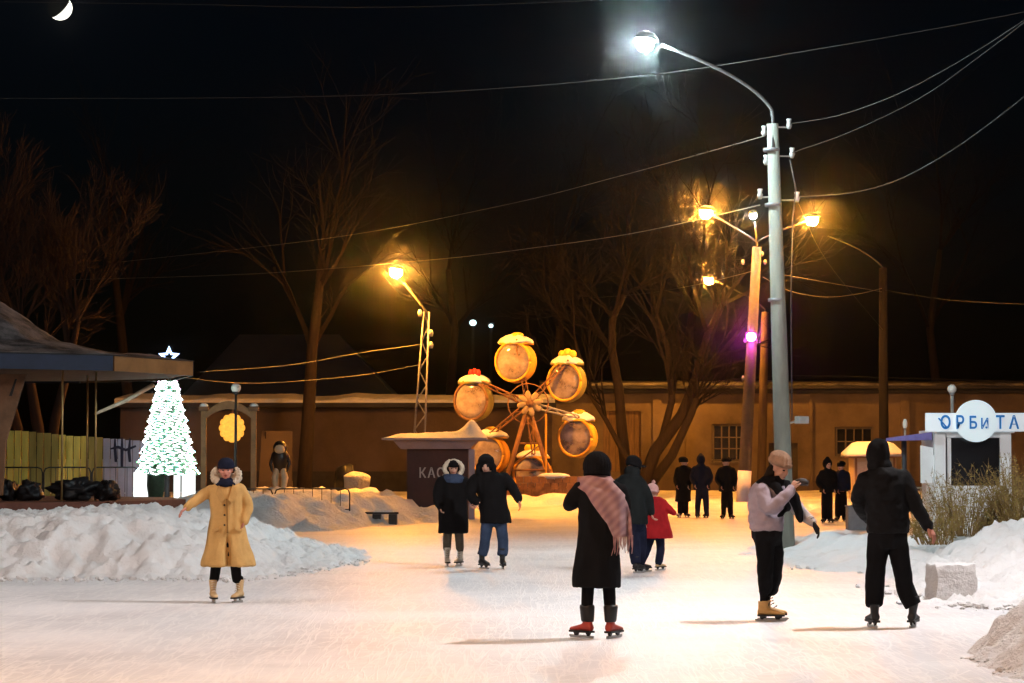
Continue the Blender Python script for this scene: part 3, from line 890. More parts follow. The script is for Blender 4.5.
# slotted strut
D = 50.2
pts = [(-14, 374), (26, 374), (6, 440), (2, 495), (-14, 495)]
mb = MB(); fr = [at(x, y, D) for x, y in pts]; V = fr + [p + Vector((0, 0.12, 0)) for p in fr]; n = 5
mb.add(V, [(4, 3, 2, 1, 0), (5, 6, 7, 8, 9)] + [(i, (i + 1) % n, (i + 1) % n + n, i + n) for i in range(n)]); stv = mb.build('strut', BROWN, car)
mb = MB(); V = [at(x, y, D - 0.012) for x, y in ((9, 396), (15, 379), (17, 379), (12, 396))]; mb.add(V + [p + Vector((0, 0.02, 0)) for p in V], [(0, 1, 2, 3), (7, 6, 5, 4), (0, 4, 5, 1), (1, 5, 6, 2), (2, 6, 7, 3), (3, 7, 4, 0)]); mb.build('slot', TARP, stv)
mb = MB(); mb.tube([at(95, 414, 51.8), at(125, 401, 52.5), at(153, 385, 53)], [0.03, 0.045, 0.05], 8); mb.build('brace', mat('cream_paint', (0.55, 0.5, 0.38), 0.5), car, True)
# folded, tarpaulin covered seats lying on the deck
seat_lab = ['small black tarpaulin bundle on the carousel deck beside the slotted strut', 'wide black tarpaulin bundle on the carousel deck', 'tall black tarpaulin bundle in the middle of the deck seats', 'black tarpaulin bundle at the gate side end of the carousel deck']
for i, (px, py, w, h) in enumerate(((8, 487, 11, 21), (30, 488, 12, 22), (75, 487, 25, 22), (108, 489, 12, 21))):
    DD = 51.5
    a = at(px, py, DD)
    mb = MB(); mb.ell((0, 0, 0), (w * DD / FPX, 0.3, h / 2 * DD / FPX), 48, 28)
    V = []
    for v in mb.V:
        n_ = noise.noise((v.x * 6 + i * 9, v.y * 6, v.z * 6)) + 0.7 * abs(noise.noise((v.x * 13 + i * 9, v.y * 13, v.z * 13)))
        V.append(v * (0.9 + 0.5 * n_))
    z0 = min(v.z for v in V)
    V = [(v.x + a.x, v.y + DD, max(v.z - z0 * 0.8, 0) + 0.782) for v in V]
    o = mesh_obj('seat_bundle', V, mb.F, TARP, None, True)
    tag(o, seat_lab[i], 'covered seat', 'covered carousel seats')

# yellow and lilac painted wall behind the carousel
D = 63.5
YW = mat('yellow_planks', (0.84, 0.60, 0.13), 0.8, 0.18, 1.5, 0.2, 20, stretch=(4, 4, 0.5))
YW_SHADE = mat('shaded_yellow_planks', (0.42, 0.29, 0.08), 0.8, 0.25, 1.5, 0.2, 20, stretch=(4, 4, 0.5))  # darker yellow: shade in the fence's middle put into the colour
LW = mat('lilac_planks', (0.55, 0.47, 0.62), 0.8, 0.15, 1.5)
wal = thing('plank_fence', (at(40, 480, D).x, D, 0), 'tall plank fence painted yellow then lilac behind the carousel', 'fence')
x = -8.0
i = 0
while x < 152:
    w = 7.4
    m_ = YW if x < 94 else LW
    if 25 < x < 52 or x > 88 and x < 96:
        m_ = YW_SHADE
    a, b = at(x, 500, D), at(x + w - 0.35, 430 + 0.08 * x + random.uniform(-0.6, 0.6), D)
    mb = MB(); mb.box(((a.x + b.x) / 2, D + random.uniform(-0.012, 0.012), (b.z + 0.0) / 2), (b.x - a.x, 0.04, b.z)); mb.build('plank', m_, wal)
    x += w; i += 1
for zz in (0.7, 2.0):
    mb = MB(); mb.box((at(72, 480, D).x, D + 0.07, zz), (4.2, 0.06, 0.1)); mb.build('rail', BROWN, wal)
DK = mat('dark_violet_paint', (0.03, 0.02, 0.05), 0.7)
for pts in ([(110, 449), (118, 447), (126, 450), (136, 446)], [(115, 438), (115, 448), (116, 462)], [(122, 437), (122, 450), (122, 468)], [(130, 438), (129, 452), (130, 462)]):
    mb = MB(); mb.tube([at(x, y, D - 0.035) for x, y in pts], [0.02, 0.045, 0.04, 0.03][:len(pts)], 6, flat=((0, 1, 0), 0.25)); mb.build('painted_stroke', DK, wal)

# ------------------------------------------------------------------ railings
def railing(name, label, pts, z0, h, seg=1.5, group='low pipe railings'):
    t = thing(name, (*pts[0], z0), label, 'railing', group)
    for (ax, ay), (bx, by) in zip(pts[:-1], pts[1:]):
        L_ = math.hypot(bx - ax, by - ay); k = max(1, round(L_ / seg))
        for i in range(k):
            p, q = Vector((lerp(ax, bx, i / k), lerp(ay, by, i / k), z0)), Vector((lerp(ax, bx, (i + 0.97) / k), lerp(ay, by, (i + 0.97) / k), z0))
            d = (q - p).normalized(); r = 0.12
            up = Vector((0, 0, 1))
            mb = MB(); mb.tube([p, p + up * (h - r), p + up * (h - 0.03) + d * 0.035, p + up * h + d * r, q + up * h - d * r, q + up * (h - 0.03) - d * 0.035, q + up * (h - r), q], 0.018, 6)
            mb.build('panel_hoop', DARKSTEEL, t, True)
            mb = MB(); mb.tube([p + up * 0.25, q + up * 0.25], 0.012, 5); mb.build('lower_rail', DARKSTEEL, t)
            nb = max(2, int((q - p).length / 0.22))
            for j in range(1, nb):
                s = p.lerp(q, j / nb); mb = MB(); mb.tube([s + up * 0.25, s + up * h], 0.007, 4); mb.build('bar', DARKSTEEL, t)
    return t
railing('pipe_railing', 'low dark pipe railing standing in snow before the black figure statue', [(at(196, 480, 60).x, 60), (at(352, 480, 61.5).x, 61.5)], 0.15, 0.76, 1.75)
railing('pipe_railing', 'low dark pipe railing behind the covered carousel seats', [(at(-5, 480, 59).x, 59), (at(140, 480, 60).x, 60)], 0.35, 1.08, 1.3)

# ------------------------------------------------------------------ lit new year tree
D = 60.0
base = at(167, 490, D)
xt = thing('lit_christmas_tree', (base.x, D, 0), 'glowing white tiered christmas tree of lamps with a star on top', 'christmas tree')
GREEN = mat('tinsel_green', (0.03, 0.10, 0.04), 0.5, 0.4, 20)
GLOWT = mat('lit_tinsel', (0.08, 0.2, 0.11), 0.5, 0.4, 20, emit=(0.6, 1.0, 0.78), estr=0.10)
NET = emis('led_white', (0.90, 1.0, 0.96), 9.0); NETC = emis('led_cyan', (0.3, 0.85, 1.0), 10.0); NETG = emis('led_green', (0.25, 1.0, 0.4), 8.0); NETP = emis('led_pink', (1.0, 0.4, 0.7), 6.0)
tiers = 9
zlo, zhi = at(167, 474, D).z, at(167, 380, D).z
px2m = D / FPX
rn = random.Random(4)
mb = MB(); mb.tube([(base.x, D, 0.1), (base.x, D, zhi)], [0.07, 0.03], 8); mb.build('trunk', DARKSTEEL, xt)
cone = MB()
for k in range(tiers):
    t0, t1 = k / tiers, (k + 1) / tiers
    r0, r1 = lerp(31, 9, t0) * px2m, lerp(30, 9, t1) * px2m * 0.86
    n = 44
    rings = []
    for rr, zz in ((r0 * 0.9, -0.02), (r0, 0.05), (lerp(r0, r1, 0.5), 0.5), (r1, 1.0)):
        rings.append([Vector((base.x + rr * (1 + (0.07 if zz < 0.3 else 0.02) * math.sin(j * 5.3 + k)) * math.cos(2 * PI * j / n), D + rr * math.sin(2 * PI * j / n), lerp(zlo, zhi, t0) + (zhi - zlo) / tiers * zz + (0.03 * math.sin(j * 2.9 + k * 2) if zz < 0.3 else 0))) for j in range(n)])
    c = MB(); c.loft(rings)
    tv = c.build('tier', GLOWT, xt)
    nrow = 4
    sets = [(NET, MB()), (NETC, MB()), (NETG, MB()), (NETP, MB())]
    for row in range(nrow):
        u = (row + 0.3) / nrow
        rr0 = lerp(r0, r1, u) + 0.012
        cnt = int(rr0 * 2 * PI / 0.034)
        for j in range(cnt):
            a = 2 * PI * (j + rn.uniform(-0.2, 0.2)) / cnt
            if rn.random() < 0.06:
                continue
            rr = rr0 * (1 + 0.04 * math.sin(j * 5.3 + k))
            z = lerp(zlo, zhi, t0) + (zhi - zlo) / tiers * (lerp(0.0, 0.95, u) + 0.07 * math.sin(j * 0.7 + row * 2 + k))
            p = Vector((base.x + rr * math.cos(a), D + rr * math.sin(a), z))
            s = rn.uniform(0.014, 0.026)
            q = rn.random()
            bl_ = sets[0 if q < 0.72 else 1 if q < 0.84 else 2 if q < 0.94 else 3][1]
            bl_.add([p + Vector((s, 0, 0)), p + Vector((0, s, 0)), p + Vector((-s, 0, 0)), p + Vector((0, -s, 0)), p + Vector((0, 0, s)), p + Vector((0, 0, -s))],
                    [(0, 1, 4), (1, 2, 4), (2, 3, 4), (3, 0, 4), (1, 0, 5), (2, 1, 5), (3, 2, 5), (0, 3, 5)])
    for mm, bl_ in sets:
        if bl_.V:
            bo = bl_.build('lamp_string', mm, tv); bo['kind'] = 'stuff'
LEGW = emis('led_skirt', (0.95, 1.0, 0.98), 1.6)
for x0, x1 in ((136, 150), (176, 182), (184, 197)):
    a, b = at(x0, 492, D), at(x1, 472, D)
    mb = MB(); mb.box(((a.x + b.x) / 2, D - 0.35, (b.z + 0.3) / 2), (b.x - a.x, 0.12, b.z - 0.3)); mb.build('light_curtain', LEGW, xt)
a = at(159, 475, D)
mb = MB()
rings = []
for z, r in ((0.35, 0.10), (0.7, 0.16), (1.0, 0.2), (1.3, 0.19), (1.5, 0.08)):
    rings.append([Vector((a.x + r * (1 + 0.2 * math.sin(5 * j)) * math.cos(2 * PI * j / 14), D - 0.5 + r * math.sin(2 * PI * j / 14), z)) for j in range(14)])
mb.loft(rings); mb.build('bough', mat('dark_spruce', (0.012, 0.03, 0.014), 0.8, 0.4, 20), xt, True)
# star
c = at(169, 357, D - 0.05)
STAR = emis('star_led', (0.42, 0.60, 1.0), 5.0)
mb = MB()
ro_, ri = 11.0 * px2m, 5.0 * px2m
o1 = [(c.x + (ro_ if k % 2 == 0 else ri) * math.sin(PI * k / 5), c.z + (ro_ if k % 2 == 0 else ri) * math.cos(PI * k / 5)) for k in range(10)]
i1 = [(c.x + 0.55 * (x - c.x), c.z + 0.55 * (z - c.z)) for x, z in o1]
V = [(x, c.y - 0.03, z) for x, z in o1] + [(x, c.y - 0.03, z) for x, z in i1] + [(x, c.y + 0.03, z) for x, z in o1] + [(x, c.y + 0.03, z) for x, z in i1]
F = []
for k in range(10):
    k2 = (k + 1) % 10
    F += [(k, k2, k2 + 10, k + 10), (k + 20, k + 30, k2 + 30, k2 + 20), (k, k + 20, k2 + 20, k2), (k + 10, k2 + 10, k2 + 30, k + 30)]
mb.add(V, F); mb.build('star', STAR, xt)
mb = MB(); mb.tube([(c.x - 0.02, D, zhi - 0.05), (c.x, c.y + 0.02, c.z - 5 * px2m)], 0.015, 6); mb.build('star_rod', DARKSTEEL, xt)

# ------------------------------------------------------------------ arched gate with the sun disc
D = 63.0
gt = thing('arched_gate', (at(228, 490, D).x, D, 0), 'timber gate with snow capped posts and an arch holding a glowing flower disc', 'gate')
TIMB = mat('varnished_timber', (0.22, 0.12, 0.055), 0.7, 0.25, 3, 0.3, 20)
for px in (203.5, 253.5):
    a, b = at(px, 490, D), at(px, 411, D)
    mb = MB(); mb.box((a.x, D, b.z / 2), (0.13, 0.13, b.z)); pt_ = mb.build('post', TIMB, gt)
    mb = MB(); mb.box((a.x, D, b.z + 0.06), (0.24, 0.24, 0.1)); mb.build('post_cap', BROWN, pt_)
    mb = MB(); mb.ell((a.x, D, b.z + 0.13), (0.11, 0.11, 0.07), 14, 8); mb.build('cap_snow', SNOW_CAP, pt_, True)
def arch_z(px):
    t = (px - 204) / 50.0
    return lerp(at(0, 409, D).z, at(0, 399, D).z, math.sin(PI * min(1, max(0, t))))
ou = [at(204 + 50 * k / 16, 0, D) for k in range(17)]
V = []
for k in range(17):
    px = 204 + 50 * k / 16
    x = at(px, 430, D).x
    z1 = lerp(at(0, 415, D).z, at(0, 401, D).z, math.sin(PI * k / 16) ** 0.8); z0 = lerp(at(0, 421, D).z, at(0, 409, D).z, math.sin(PI * k / 16) ** 0.8)
    V += [(x, D - 0.06, z0), (x, D - 0.06, z1), (x, D + 0.06, z1), (x, D + 0.06, z0)]
F = [(k * 4 + a, k * 4 + (a + 1) % 4, (k + 1) * 4 + (a + 1) % 4, (k + 1) * 4 + a) for k in range(16) for a in range(4)]
mesh_obj('arch_beam', V, F, TIMB, gt)
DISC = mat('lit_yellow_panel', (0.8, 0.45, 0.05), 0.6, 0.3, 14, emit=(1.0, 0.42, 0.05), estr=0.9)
c = at(232, 428, D - 0.12)
for k in range(12):
    a = 2 * PI * k / 12
    mb = MB(); mb.ell(c + Vector((math.cos(a) * 9.3 * D / FPX, 0, math.sin(a) * 10.8 * D / FPX)), (0.10, 0.04, 0.10), 10, 7); mb.build('petal', DISC, gt, True)
mb = MB(); mb.ell(c, (8.8 * D / FPX, 0.05, 10 * D / FPX), 24, 9); mb.build('disc', DISC, gt, True)
mb = MB(); mb.tube([(c.x, D, c.z), (c.x, D, at(0, 404, D).z)], 0.02, 6); mb.build('disc_hanger', BROWN, gt)
# globe lantern in front
D = 61.2
gl = thing('globe_lantern', (at(236, 480, D).x, D, 0), 'thin dark lantern post with a small pale globe before the arched gate', 'lantern')
p = at(236, 388, D)
mb = MB(); mb.tube([(p.x, D, 0.1), (p.x, D, p.z - 0.08)], [0.045, 0.03], 8); mb.build('pole', DARKSTEEL, gl, True)
mb = MB(); mb.ell(p, (0.12, 0.12, 0.12), 16, 10); mb.build('globe', mat('frosted_globe', (0.75, 0.73, 0.68), 0.4), gl, True)
mb = MB(); mb.tube([p - Vector((0, 0, 0.16)), p - Vector((0, 0, 0.09))], [0.05, 0.08], 10); mb.build('collar', DARKSTEEL, gl, True)

# ------------------------------------------------------------------ black figure statue with pale face
D = 70.0
f0 = at(280, 486, D); s_ = D / FPX
BLK = mat('black_gloss_paint', (0.015, 0.015, 0.016), 0.35)
CREAM = mat('cream_enamel', (0.62, 0.52, 0.36), 0.5)
fig = thing('figure_statue', (f0.x, D, 0.4), 'upright black painted figure statue with a pale round face and spread cream legs', 'statue')
def zz(py): return at(0, py, D).z
mb = MB(); mb.loft([[Vector((f0.x + w * s_ * math.cos(t), D + w * s_ * 0.75 * math.sin(t), zz(py))) for t in [2 * PI * k / 20 for k in range(20)]] for py, w in ((473, 3), (468, 6), (460, 8.5), (454, 8.5), (450, 6))]); mb.build('body', BLK, fig, True)
mb = MB(); mb.ell((f0.x, D, zz(448)), (7.2 * s_, 7 * s_, 7.6 * s_), 20, 12); hd = mb.build('head', BLK, fig, True)
mb = MB(); mb.ell((f0.x, D - 3.6 * s_, zz(449)), (5.4 * s_, 4.2 * s_, 5.6 * s_), 18, 10); mb.build('face', CREAM, hd, True)
for s in (-1, 1):
    mb = MB(); mb.tube([(f0.x + s * 3 * s_, D - 0.03, zz(470)), (f0.x + s * 5.0 * s_, D - 0.05, zz(478)), (f0.x + s * 3.8 * s_, D - 0.1, zz(488))], [3.0 * s_, 3.6 * s_, 2.6 * s_], 12, round_end=True); mb.build('leg', CREAM, fig, True)
    mb = MB(); mb.tube([(f0.x + s * 7 * s_, D, zz(456)), (f0.x + s * 9.5 * s_, D - 0.05, zz(464)), (f0.x + s * 7.5 * s_, D - 0.1, zz(471))], [2.2 * s_, 1.8 * s_, 1.2 * s_], 10, round_end=True); mb.build('arm', BLK, fig, True)
bank('snow_bank', 'yellow lit mound of snow under the black figure statue', [(f0.x - 1.3, 68.6), (f0.x + 1.4, 68.6), (f0.x + 1.6, 71.5), (f0.x - 1.4, 71.5)], lambda x, y: 0.75, 0.9, 0.1, SNOW, lump=0.12, lscale=2.0, seed=12.0, base=0.05)
# dark round bush-like bundle and snow covered lump by the shed
for (px, py, w, h, dd, lab) in ((345, 476, 11, 12, 76, 'dark rounded bundle in the snow before the shed base'), (357, 477, 13, 5, 75, 'brownish snow covered lump beside the dark bundle')):
    a = at(px, py, dd); mb = MB(); mb.ell((0, 0, 0), (w * dd / FPX, 0.4, h * dd / FPX), 24, 14)
    V = [(v.x * (1 + 0.3 * fbm(v.x * 4, v.y * 4, v.z * 4 + px)) + a.x, v.y + dd, a.z + v.z * (1 + 0.25 * fbm(v.x * 5, v.y * 5, v.z * 5 + px))) for v in mb.V]
    z0 = min(v[2] for v in V); V = [(v[0], v[1], v[2] - max(0, z0 - 0.3) if False else (v[2] if v[2] > a.z else lerp(0.2, a.z, (v[2] - z0) / max(1e-6, a.z - z0)))) for v in V]
    tag(mesh_obj('covered_bundle', V, mb.F, TARP if w == 11 else SNOW_DIRTY, None, True), lab, 'bundle')

# ------------------------------------------------------------------ bench
D = 62.0
bn = thing('bench', (at(384, 520, D).x, D, 0), 'low dark wooden bench half buried at the edge of the snow bank', 'bench')
z1 = at(0, 513, D).z
for i in range(3):
    mb = MB(); mb.box((at(381, 510, D).x, D - 0.16 + i * 0.15, z1), (0.86, 0.13, 0.05), -0.05); mb.build('slat', TARP, bn)
for px in (377, 393):
    mb = MB(); mb.box((at(px, 510, D).x, D, z1 / 2 - 0.03), (0.2, 0.4, z1)); mb.build('leg', TARP, bn)
mb = MB(); mb.box((at(384, 510, D).x, D + 0.02, z1 + 0.045), (0.5, 0.35, 0.05), -0.05, 0.85); mb.build('seat_snow', SNOW_DIRTY, bn)

# ------------------------------------------------------------------ lettering
def letters(parent, text, p0, p1, height, m, y, depth=0.012, slant=0.0, names='letter', bold=0.0, xs=None, scales=None, ys=None):
    n = len(text)
    for i, ch in enumerate(text):
        cu = bpy.data.curves.new('letter', 'FONT')
        cu.body = ch; cu.size = 1.0; cu.extrude = 0.02; cu.align_x = 'CENTER'; cu.offset = bold; cu.shear = slant
        cu.resolution_u = 3
        ob = bpy.data.objects.new('tmp_letter', cu); COL.objects.link(ob)
        LETTERS.append((ob, parent, xs[i] if xs else lerp(p0.x, p1.x, (i + 0.5) / n), (ys[i] if ys else y), p0.z, height * (scales[i] if scales else 1), m, depth))
LETTERS = []
def flush_letters():
    dg = bpy.context.evaluated_depsgraph_get(); dg.update()
    for ob, parent, x, y, z, h, m, depth in LETTERS:
        me = bpy.data.meshes.new_from_object(ob.evaluated_get(dg))
        for v in me.vertices:
            px_, py_, pz_ = v.co
            v.co = (x + px_ * h / 0.70 * 0.82, y - pz_ / 0.02 * depth * 0.5, z + py_ * h / 0.70)
        me.materials.clear(); me.materials.append(m)
        o = bpy.data.objects.new('letter', me); COL.objects.link(o); attach(o, parent)
        bpy.data.objects.remove(ob)

# ------------------------------------------------------------------ dark ticket kiosk
D = 68.0
MAROON = mat('maroon_cladding', (0.040, 0.014, 0.014), 0.6, 0.25, 2, 0.2, 10)
LILG = mat('lilac_grey_fascia', (0.30, 0.25, 0.30), 0.7, 0.15, 2)
k = D / FPX
ks = thing('ticket_kiosk', (at(438, 500, D).x, D, 0), 'small dark maroon ticket kiosk under a wide snowy flat roof', 'kiosk')
xa, xb = at(407, 460, D).x, at(468, 460, D).x
zt = at(0, 449, D).z
mb = MB(); mb.box(((xa + xb) / 2, D + 0.8, zt / 2), (xb - xa, 1.6, zt)); bd = mb.build('wall', MAROON, ks)
nb = 7
for i in range(nb):
    w = (xb - xa) / nb
    mb = MB(); mb.box((xa + w * (i + 0.5), D - 0.012, zt / 2), (w - 0.012, 0.03, zt - 0.02)); mb.build('plank', MAROON, bd)
mb = MB(); mb.box((xb + 0.10, D + 0.12, zt / 2), (0.16, 0.2, zt)); mb.build('corner_post', LILG, ks)
# tapered fascia under the roof
za, zb_, zc = zt, at(0, 441, D).z, at(0, 434, D).z
def rect(x0, x1, y0, y1, z): return [Vector((x0, y0, z)), Vector((x1, y0, z)), Vector((x1, y1, z)), Vector((x0, y1, z))]
mb = MB(); mb.loft([rect(at(402, 0, D).x, at(470, 0, D).x, D - 0.25, D + 1.8, za), rect(at(395, 0, D).x, at(477, 0, D).x, D - 0.5, D + 2.0, zb_), rect(at(384, 0, D).x, at(487, 0, D).x, D - 0.75, D + 2.3, zb_ + 0.03), rect(at(384, 0, D).x, at(487, 0, D).x, D - 0.75, D + 2.3, zb_ + 0.08)])
rf = mb.build('roof', LILG, ks)
V = []; nx, ny = 60, 30
for i in range(nx):
    for j in range(ny):
        u, v = i / (nx - 1), j / (ny - 1)
        x, y = lerp(at(383.5, 0, D).x, at(487.5, 0, D).x, u), lerp(D - 0.77, D + 2.3, v)
        e = min(1, 6 * min(u, 1 - u) + 0.0) * min(1, 6 * min(v, 1 - v) + 0.0)
        h = e * (0.10 + 0.09 * u + 0.04 * fbm(x * 2, y * 2)) + 0.34 * math.exp(-((x - at(473, 0, D).x) / 0.26) ** 2 - ((y - D - 0.1) / 0.5) ** 2)
        V.append((x, y, zb_ + 0.075 + h))
F = [(i * ny + j, (i + 1) * ny + j, (i + 1) * ny + j + 1, i * ny + j + 1) for i in range(nx - 1) for j in range(ny - 1)]
mesh_obj('roof_snow', V, F, SNOW_CAP, rf, True)
WHL = mat('white_letter_paint', (0.42, 0.40, 0.40), 0.7)
letters(ks, 'КАССА', at(418, 477.5, D), at(463, 477.5, D), 9.5 * k, WHL, D - 0.04, bold=0.02)

# ------------------------------------------------------------------ little gondola wheel
D = 78.0
k = D / FPX
C = at(528, 404, D)
ORG = mat('orange_yellow_enamel', (0.72, 0.36, 0.04), 0.5, 0.15, 4)
YEN = mat('yellow_enamel', (0.75, 0.50, 0.05), 0.5, 0.15, 4)
OLV = mat('olive_enamel', (0.26, 0.22, 0.06), 0.5, 0.2, 4)
REDE = mat('red_enamel', (0.55, 0.03, 0.03), 0.5)
PANE = mat('gondola_pane', (0.58, 0.50, 0.50), 0.10, 0.25, 1.6, spec=0.9, alpha=0.6, dark=(0.14, 0.09, 0.085), stretch=(1, 1, 1.2))  # pale and dark patches in the colour stand in for reflections
SEAT = mat('gondola_seat', (0.35, 0.16, 0.10), 0.7)
IRON = mat('rust_brown_iron', (0.20, 0.10, 0.05), 0.7, 0.3, 5)
fw = thing('gondola_wheel', (C.x, D, 0.3), 'childrens observation wheel with six round snow capped gondolas and a flower hub', 'observation wheel')
# frame
for sy, dy in ((-1, -0.75), (1, 0.95)):
    for px in (499, 558):
        mb = MB(); foot = at(px, 492, D); foot.z = 0.2
        mb.tube([foot + Vector((0, dy * 1.2, 0)), C + Vector((0, dy, -0.05))], 0.07, 8); mb.build('frame_leg', IRON, fw, True)
mb = MB(); mb.tube([C + Vector((0, -0.85, 0)), C + Vector((0, 1.0, 0))], 0.09, 12); mb.build('axle', IRON, fw, True)
for t in (0.45, 0.75):
    pa = C.lerp(at(499, 492, D), t); pb_ = C.lerp(at(558, 492, D), t)
    mb = MB(); mb.tube([pa + Vector((0, -0.8, 0)), pb_ + Vector((0, -0.8, 0))], 0.03, 6); mb.build('frame_brace', IRON, fw, True)
mb = MB(); mb.tube([C.lerp(at(499, 492, D), 0.75) + Vector((0, -0.82, 0)), C.lerp(at(558, 492, D), 0.45) + Vector((0, -0.82, 0))], 0.022, 6); mb.build('frame_brace', IRON, fw, True)
ln_ = 20
mb = MB(); mb.tube([C + Vector((math.cos(2 * PI * j / ln_) * 0.62, -0.5, math.sin(2 * PI * j / ln_) * 0.62)) for j in range(ln_ + 1)], 0.02, 6); mb.build('spoke_ring', IRON, fw, True)
mb = MB(); mb.box(C + Vector((0.35, 0.2, -1.9)), (0.7, 0.6, 0.9)); mb.build('motor_box', PLINTH, fw)
gond = [(515, 362, 19, 20, ORG, 'cap'), (566, 382, 18, 19.5, OLV, 'lumps'), (577, 438, 18, 19, YEN, 'cap'), (532, 474, 18, 18, ORG, 'lumps'), (489, 455, 18, 19, ORG, 'cap'), (473, 401, 18, 19.5, OLV, 'comb')]
for i, (px, py, w, h, m_, orn) in enumerate(gond):
    c = at(px, py, D)
    piv = c + Vector((0.05, 0, h * k + 0.05))
    # arm: two rails with zigzag
    for dy in (-0.42, 0.5):
        mb = MB(); a0 = C + Vector((0, dy, 0)); a1 = piv + Vector((0, dy, 0))
        nrm = Vector((-(a1 - a0).z, 0, (a1 - a0).x)).normalized() * 0.08
        mb.tube([a0 + nrm, a1 + nrm * 0.5], 0.022, 6); mb.tube([a0 - nrm, a1 - nrm * 0.5], 0.022, 6)
        for q in range(6):
            sg = 1 if q % 2 else -1
            mb.tube([a0.lerp(a1, q / 6) + nrm * sg, a0.lerp(a1, (q + 1) / 6) - nrm * sg], 0.014, 5)
        mb.build('arm', IRON if i != 2 else CERAMIC, fw)  # one arm paler: the light on it is put into its colour
    mb = MB(); mb.tube([piv + Vector((0, -0.5, 0)), piv + Vector((0, 0.55, 0))], 0.03, 8)
    go = mb.build('gondola', IRON, fw, True)
    axs = Vector((-0.30, -0.954, 0)).normalized(); sd = Vector((0.954, -0.30, 0)); up = Vector((0, 0, 1))
    rx, rz = w * k * 0.98, h * k
    prof = [(0.36, 1.0), (0.28, 1.04), (0.0, 1.07), (-0.28, 1.0), (-0.4, 0.85), (-0.45, 0.5)]
    n = 30
    cc = c + sd * 0.05
    rings = [[cc + axs * t + sd * math.cos(2 * PI * j / n) * rx * f + up * math.sin(2 * PI * j / n) * rz * f for j in range(n)] for t, f in prof]
    mb = MB(); mb.loft(rings, False)
    k0 = len(prof) - 1
    mb.F.append(tuple(k0 * n + j for j in range(n)))
    mb.build('shell', m_, go, True)
    mb = MB(); mb.tube([cc + axs * 0.37 + sd * math.cos(2 * PI * j / n) * rx * 0.97 + up * math.sin(2 * PI * j / n) * rz * 0.97 for j in range(n + 1)], 0.045, 8); mb.build('rim', ORG if m_ is not OLV or i == 1 else BROWN, go, True)
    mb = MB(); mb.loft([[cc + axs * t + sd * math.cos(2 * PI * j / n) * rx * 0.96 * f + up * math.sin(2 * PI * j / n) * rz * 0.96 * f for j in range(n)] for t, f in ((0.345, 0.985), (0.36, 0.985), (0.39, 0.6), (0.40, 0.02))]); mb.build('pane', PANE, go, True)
    mb = MB(); q = cc - up * rz * 0.35; mb.box(q + Vector((0, 0.1, -0.05)), (rx * 1.2, 0.45, 0.1)); mb.box(q + Vector((0.02, 0.3, 0.18)), (rx * 1.2, 0.08, 0.4)); mb.build('seat', SEAT, go)
    # roof cap and its snow
    mb = MB(); mb.loft([[cc + up * (rz * z) + (axs * math.sin(t) * 0.46 + sd * math.cos(t) * rx * 0.95) * f for t in [2 * PI * j / 20 for j in range(20)]] for z, f in ((0.86, 1.0), (0.95, 1.0), (1.12, 0.7), (1.2, 0.2))]); mb.build('roof', m_, go, True)
    sm = MB(); sm.loft([[cc + up * (rz * z + 0.07 * fbm(math.cos(t) * 2.2, math.sin(t) * 2.2, i * 3.1 + z)) + (axs * math.sin(t) * 0.5 + sd * math.cos(t) * rx * 1.02) * f * (1 + 0.2 * fbm(math.cos(t) * 1.8, math.sin(t) * 1.8, i * 5.3 + z * 0.5)) for t in [2 * PI * j / 26 for j in range(26)]] for z, f in ((0.90, 0.9), (0.98, 0.97), (1.12, 0.86), (1.27, 0.55), (1.36, 0.1))]); sm.build('roof_snow', SNOW_CAP, go, True)
    if orn == 'comb':
        for s in (-1, 0, 1):
            mb = MB(); mb.ell(cc + up * rz * (1.42 + (0.06 if s == 0 else 0)) + sd * s * 0.12, (0.08, 0.07, 0.13), 10, 7); mb.build('comb', REDE, go, True)
    elif orn == 'lumps':
        for s in (-1, 0, 1):
            mb = MB(); mb.ell(cc + up * rz * (1.42 + (0.08 if s == 0 else 0)) + sd * s * 0.15, (0.14, 0.13, 0.14), 12, 8); mb.build('ornament', YEN, go, True)
    else:
        mb = MB(); mb.ell(cc + up * rz * 1.34 + sd * 0.02, (0.2, 0.18, 0.1), 12, 8); mb.build('ornament', YEN, go, True)
# flower hub
fc = C + Vector((0.05, -0.95, 0))
PET = mat('cream_petal', (0.42, 0.31, 0.16), 0.5, 0.15, 4)
hub = MB(); hub.ell(fc + Vector((0, -0.05, 0)), (0.12, 0.07, 0.12), 14, 8); hub = hub.build('flower_hub', BROWN, fw, True)
for j in range(8):
    a = 2 * PI * j / 8 + 0.2
    u = Vector((math.cos(a), 0, math.sin(a))); s = Vector((-math.sin(a), 0, math.cos(a)))
    mb = MB(); mb.ell(fc + u * 0.24, (0.16, 0.035, 0.095), 12, 7, Matrix((u, Vector((0, 1, 0)), s)).transposed()); mb.build('petal', PET, hub, True)
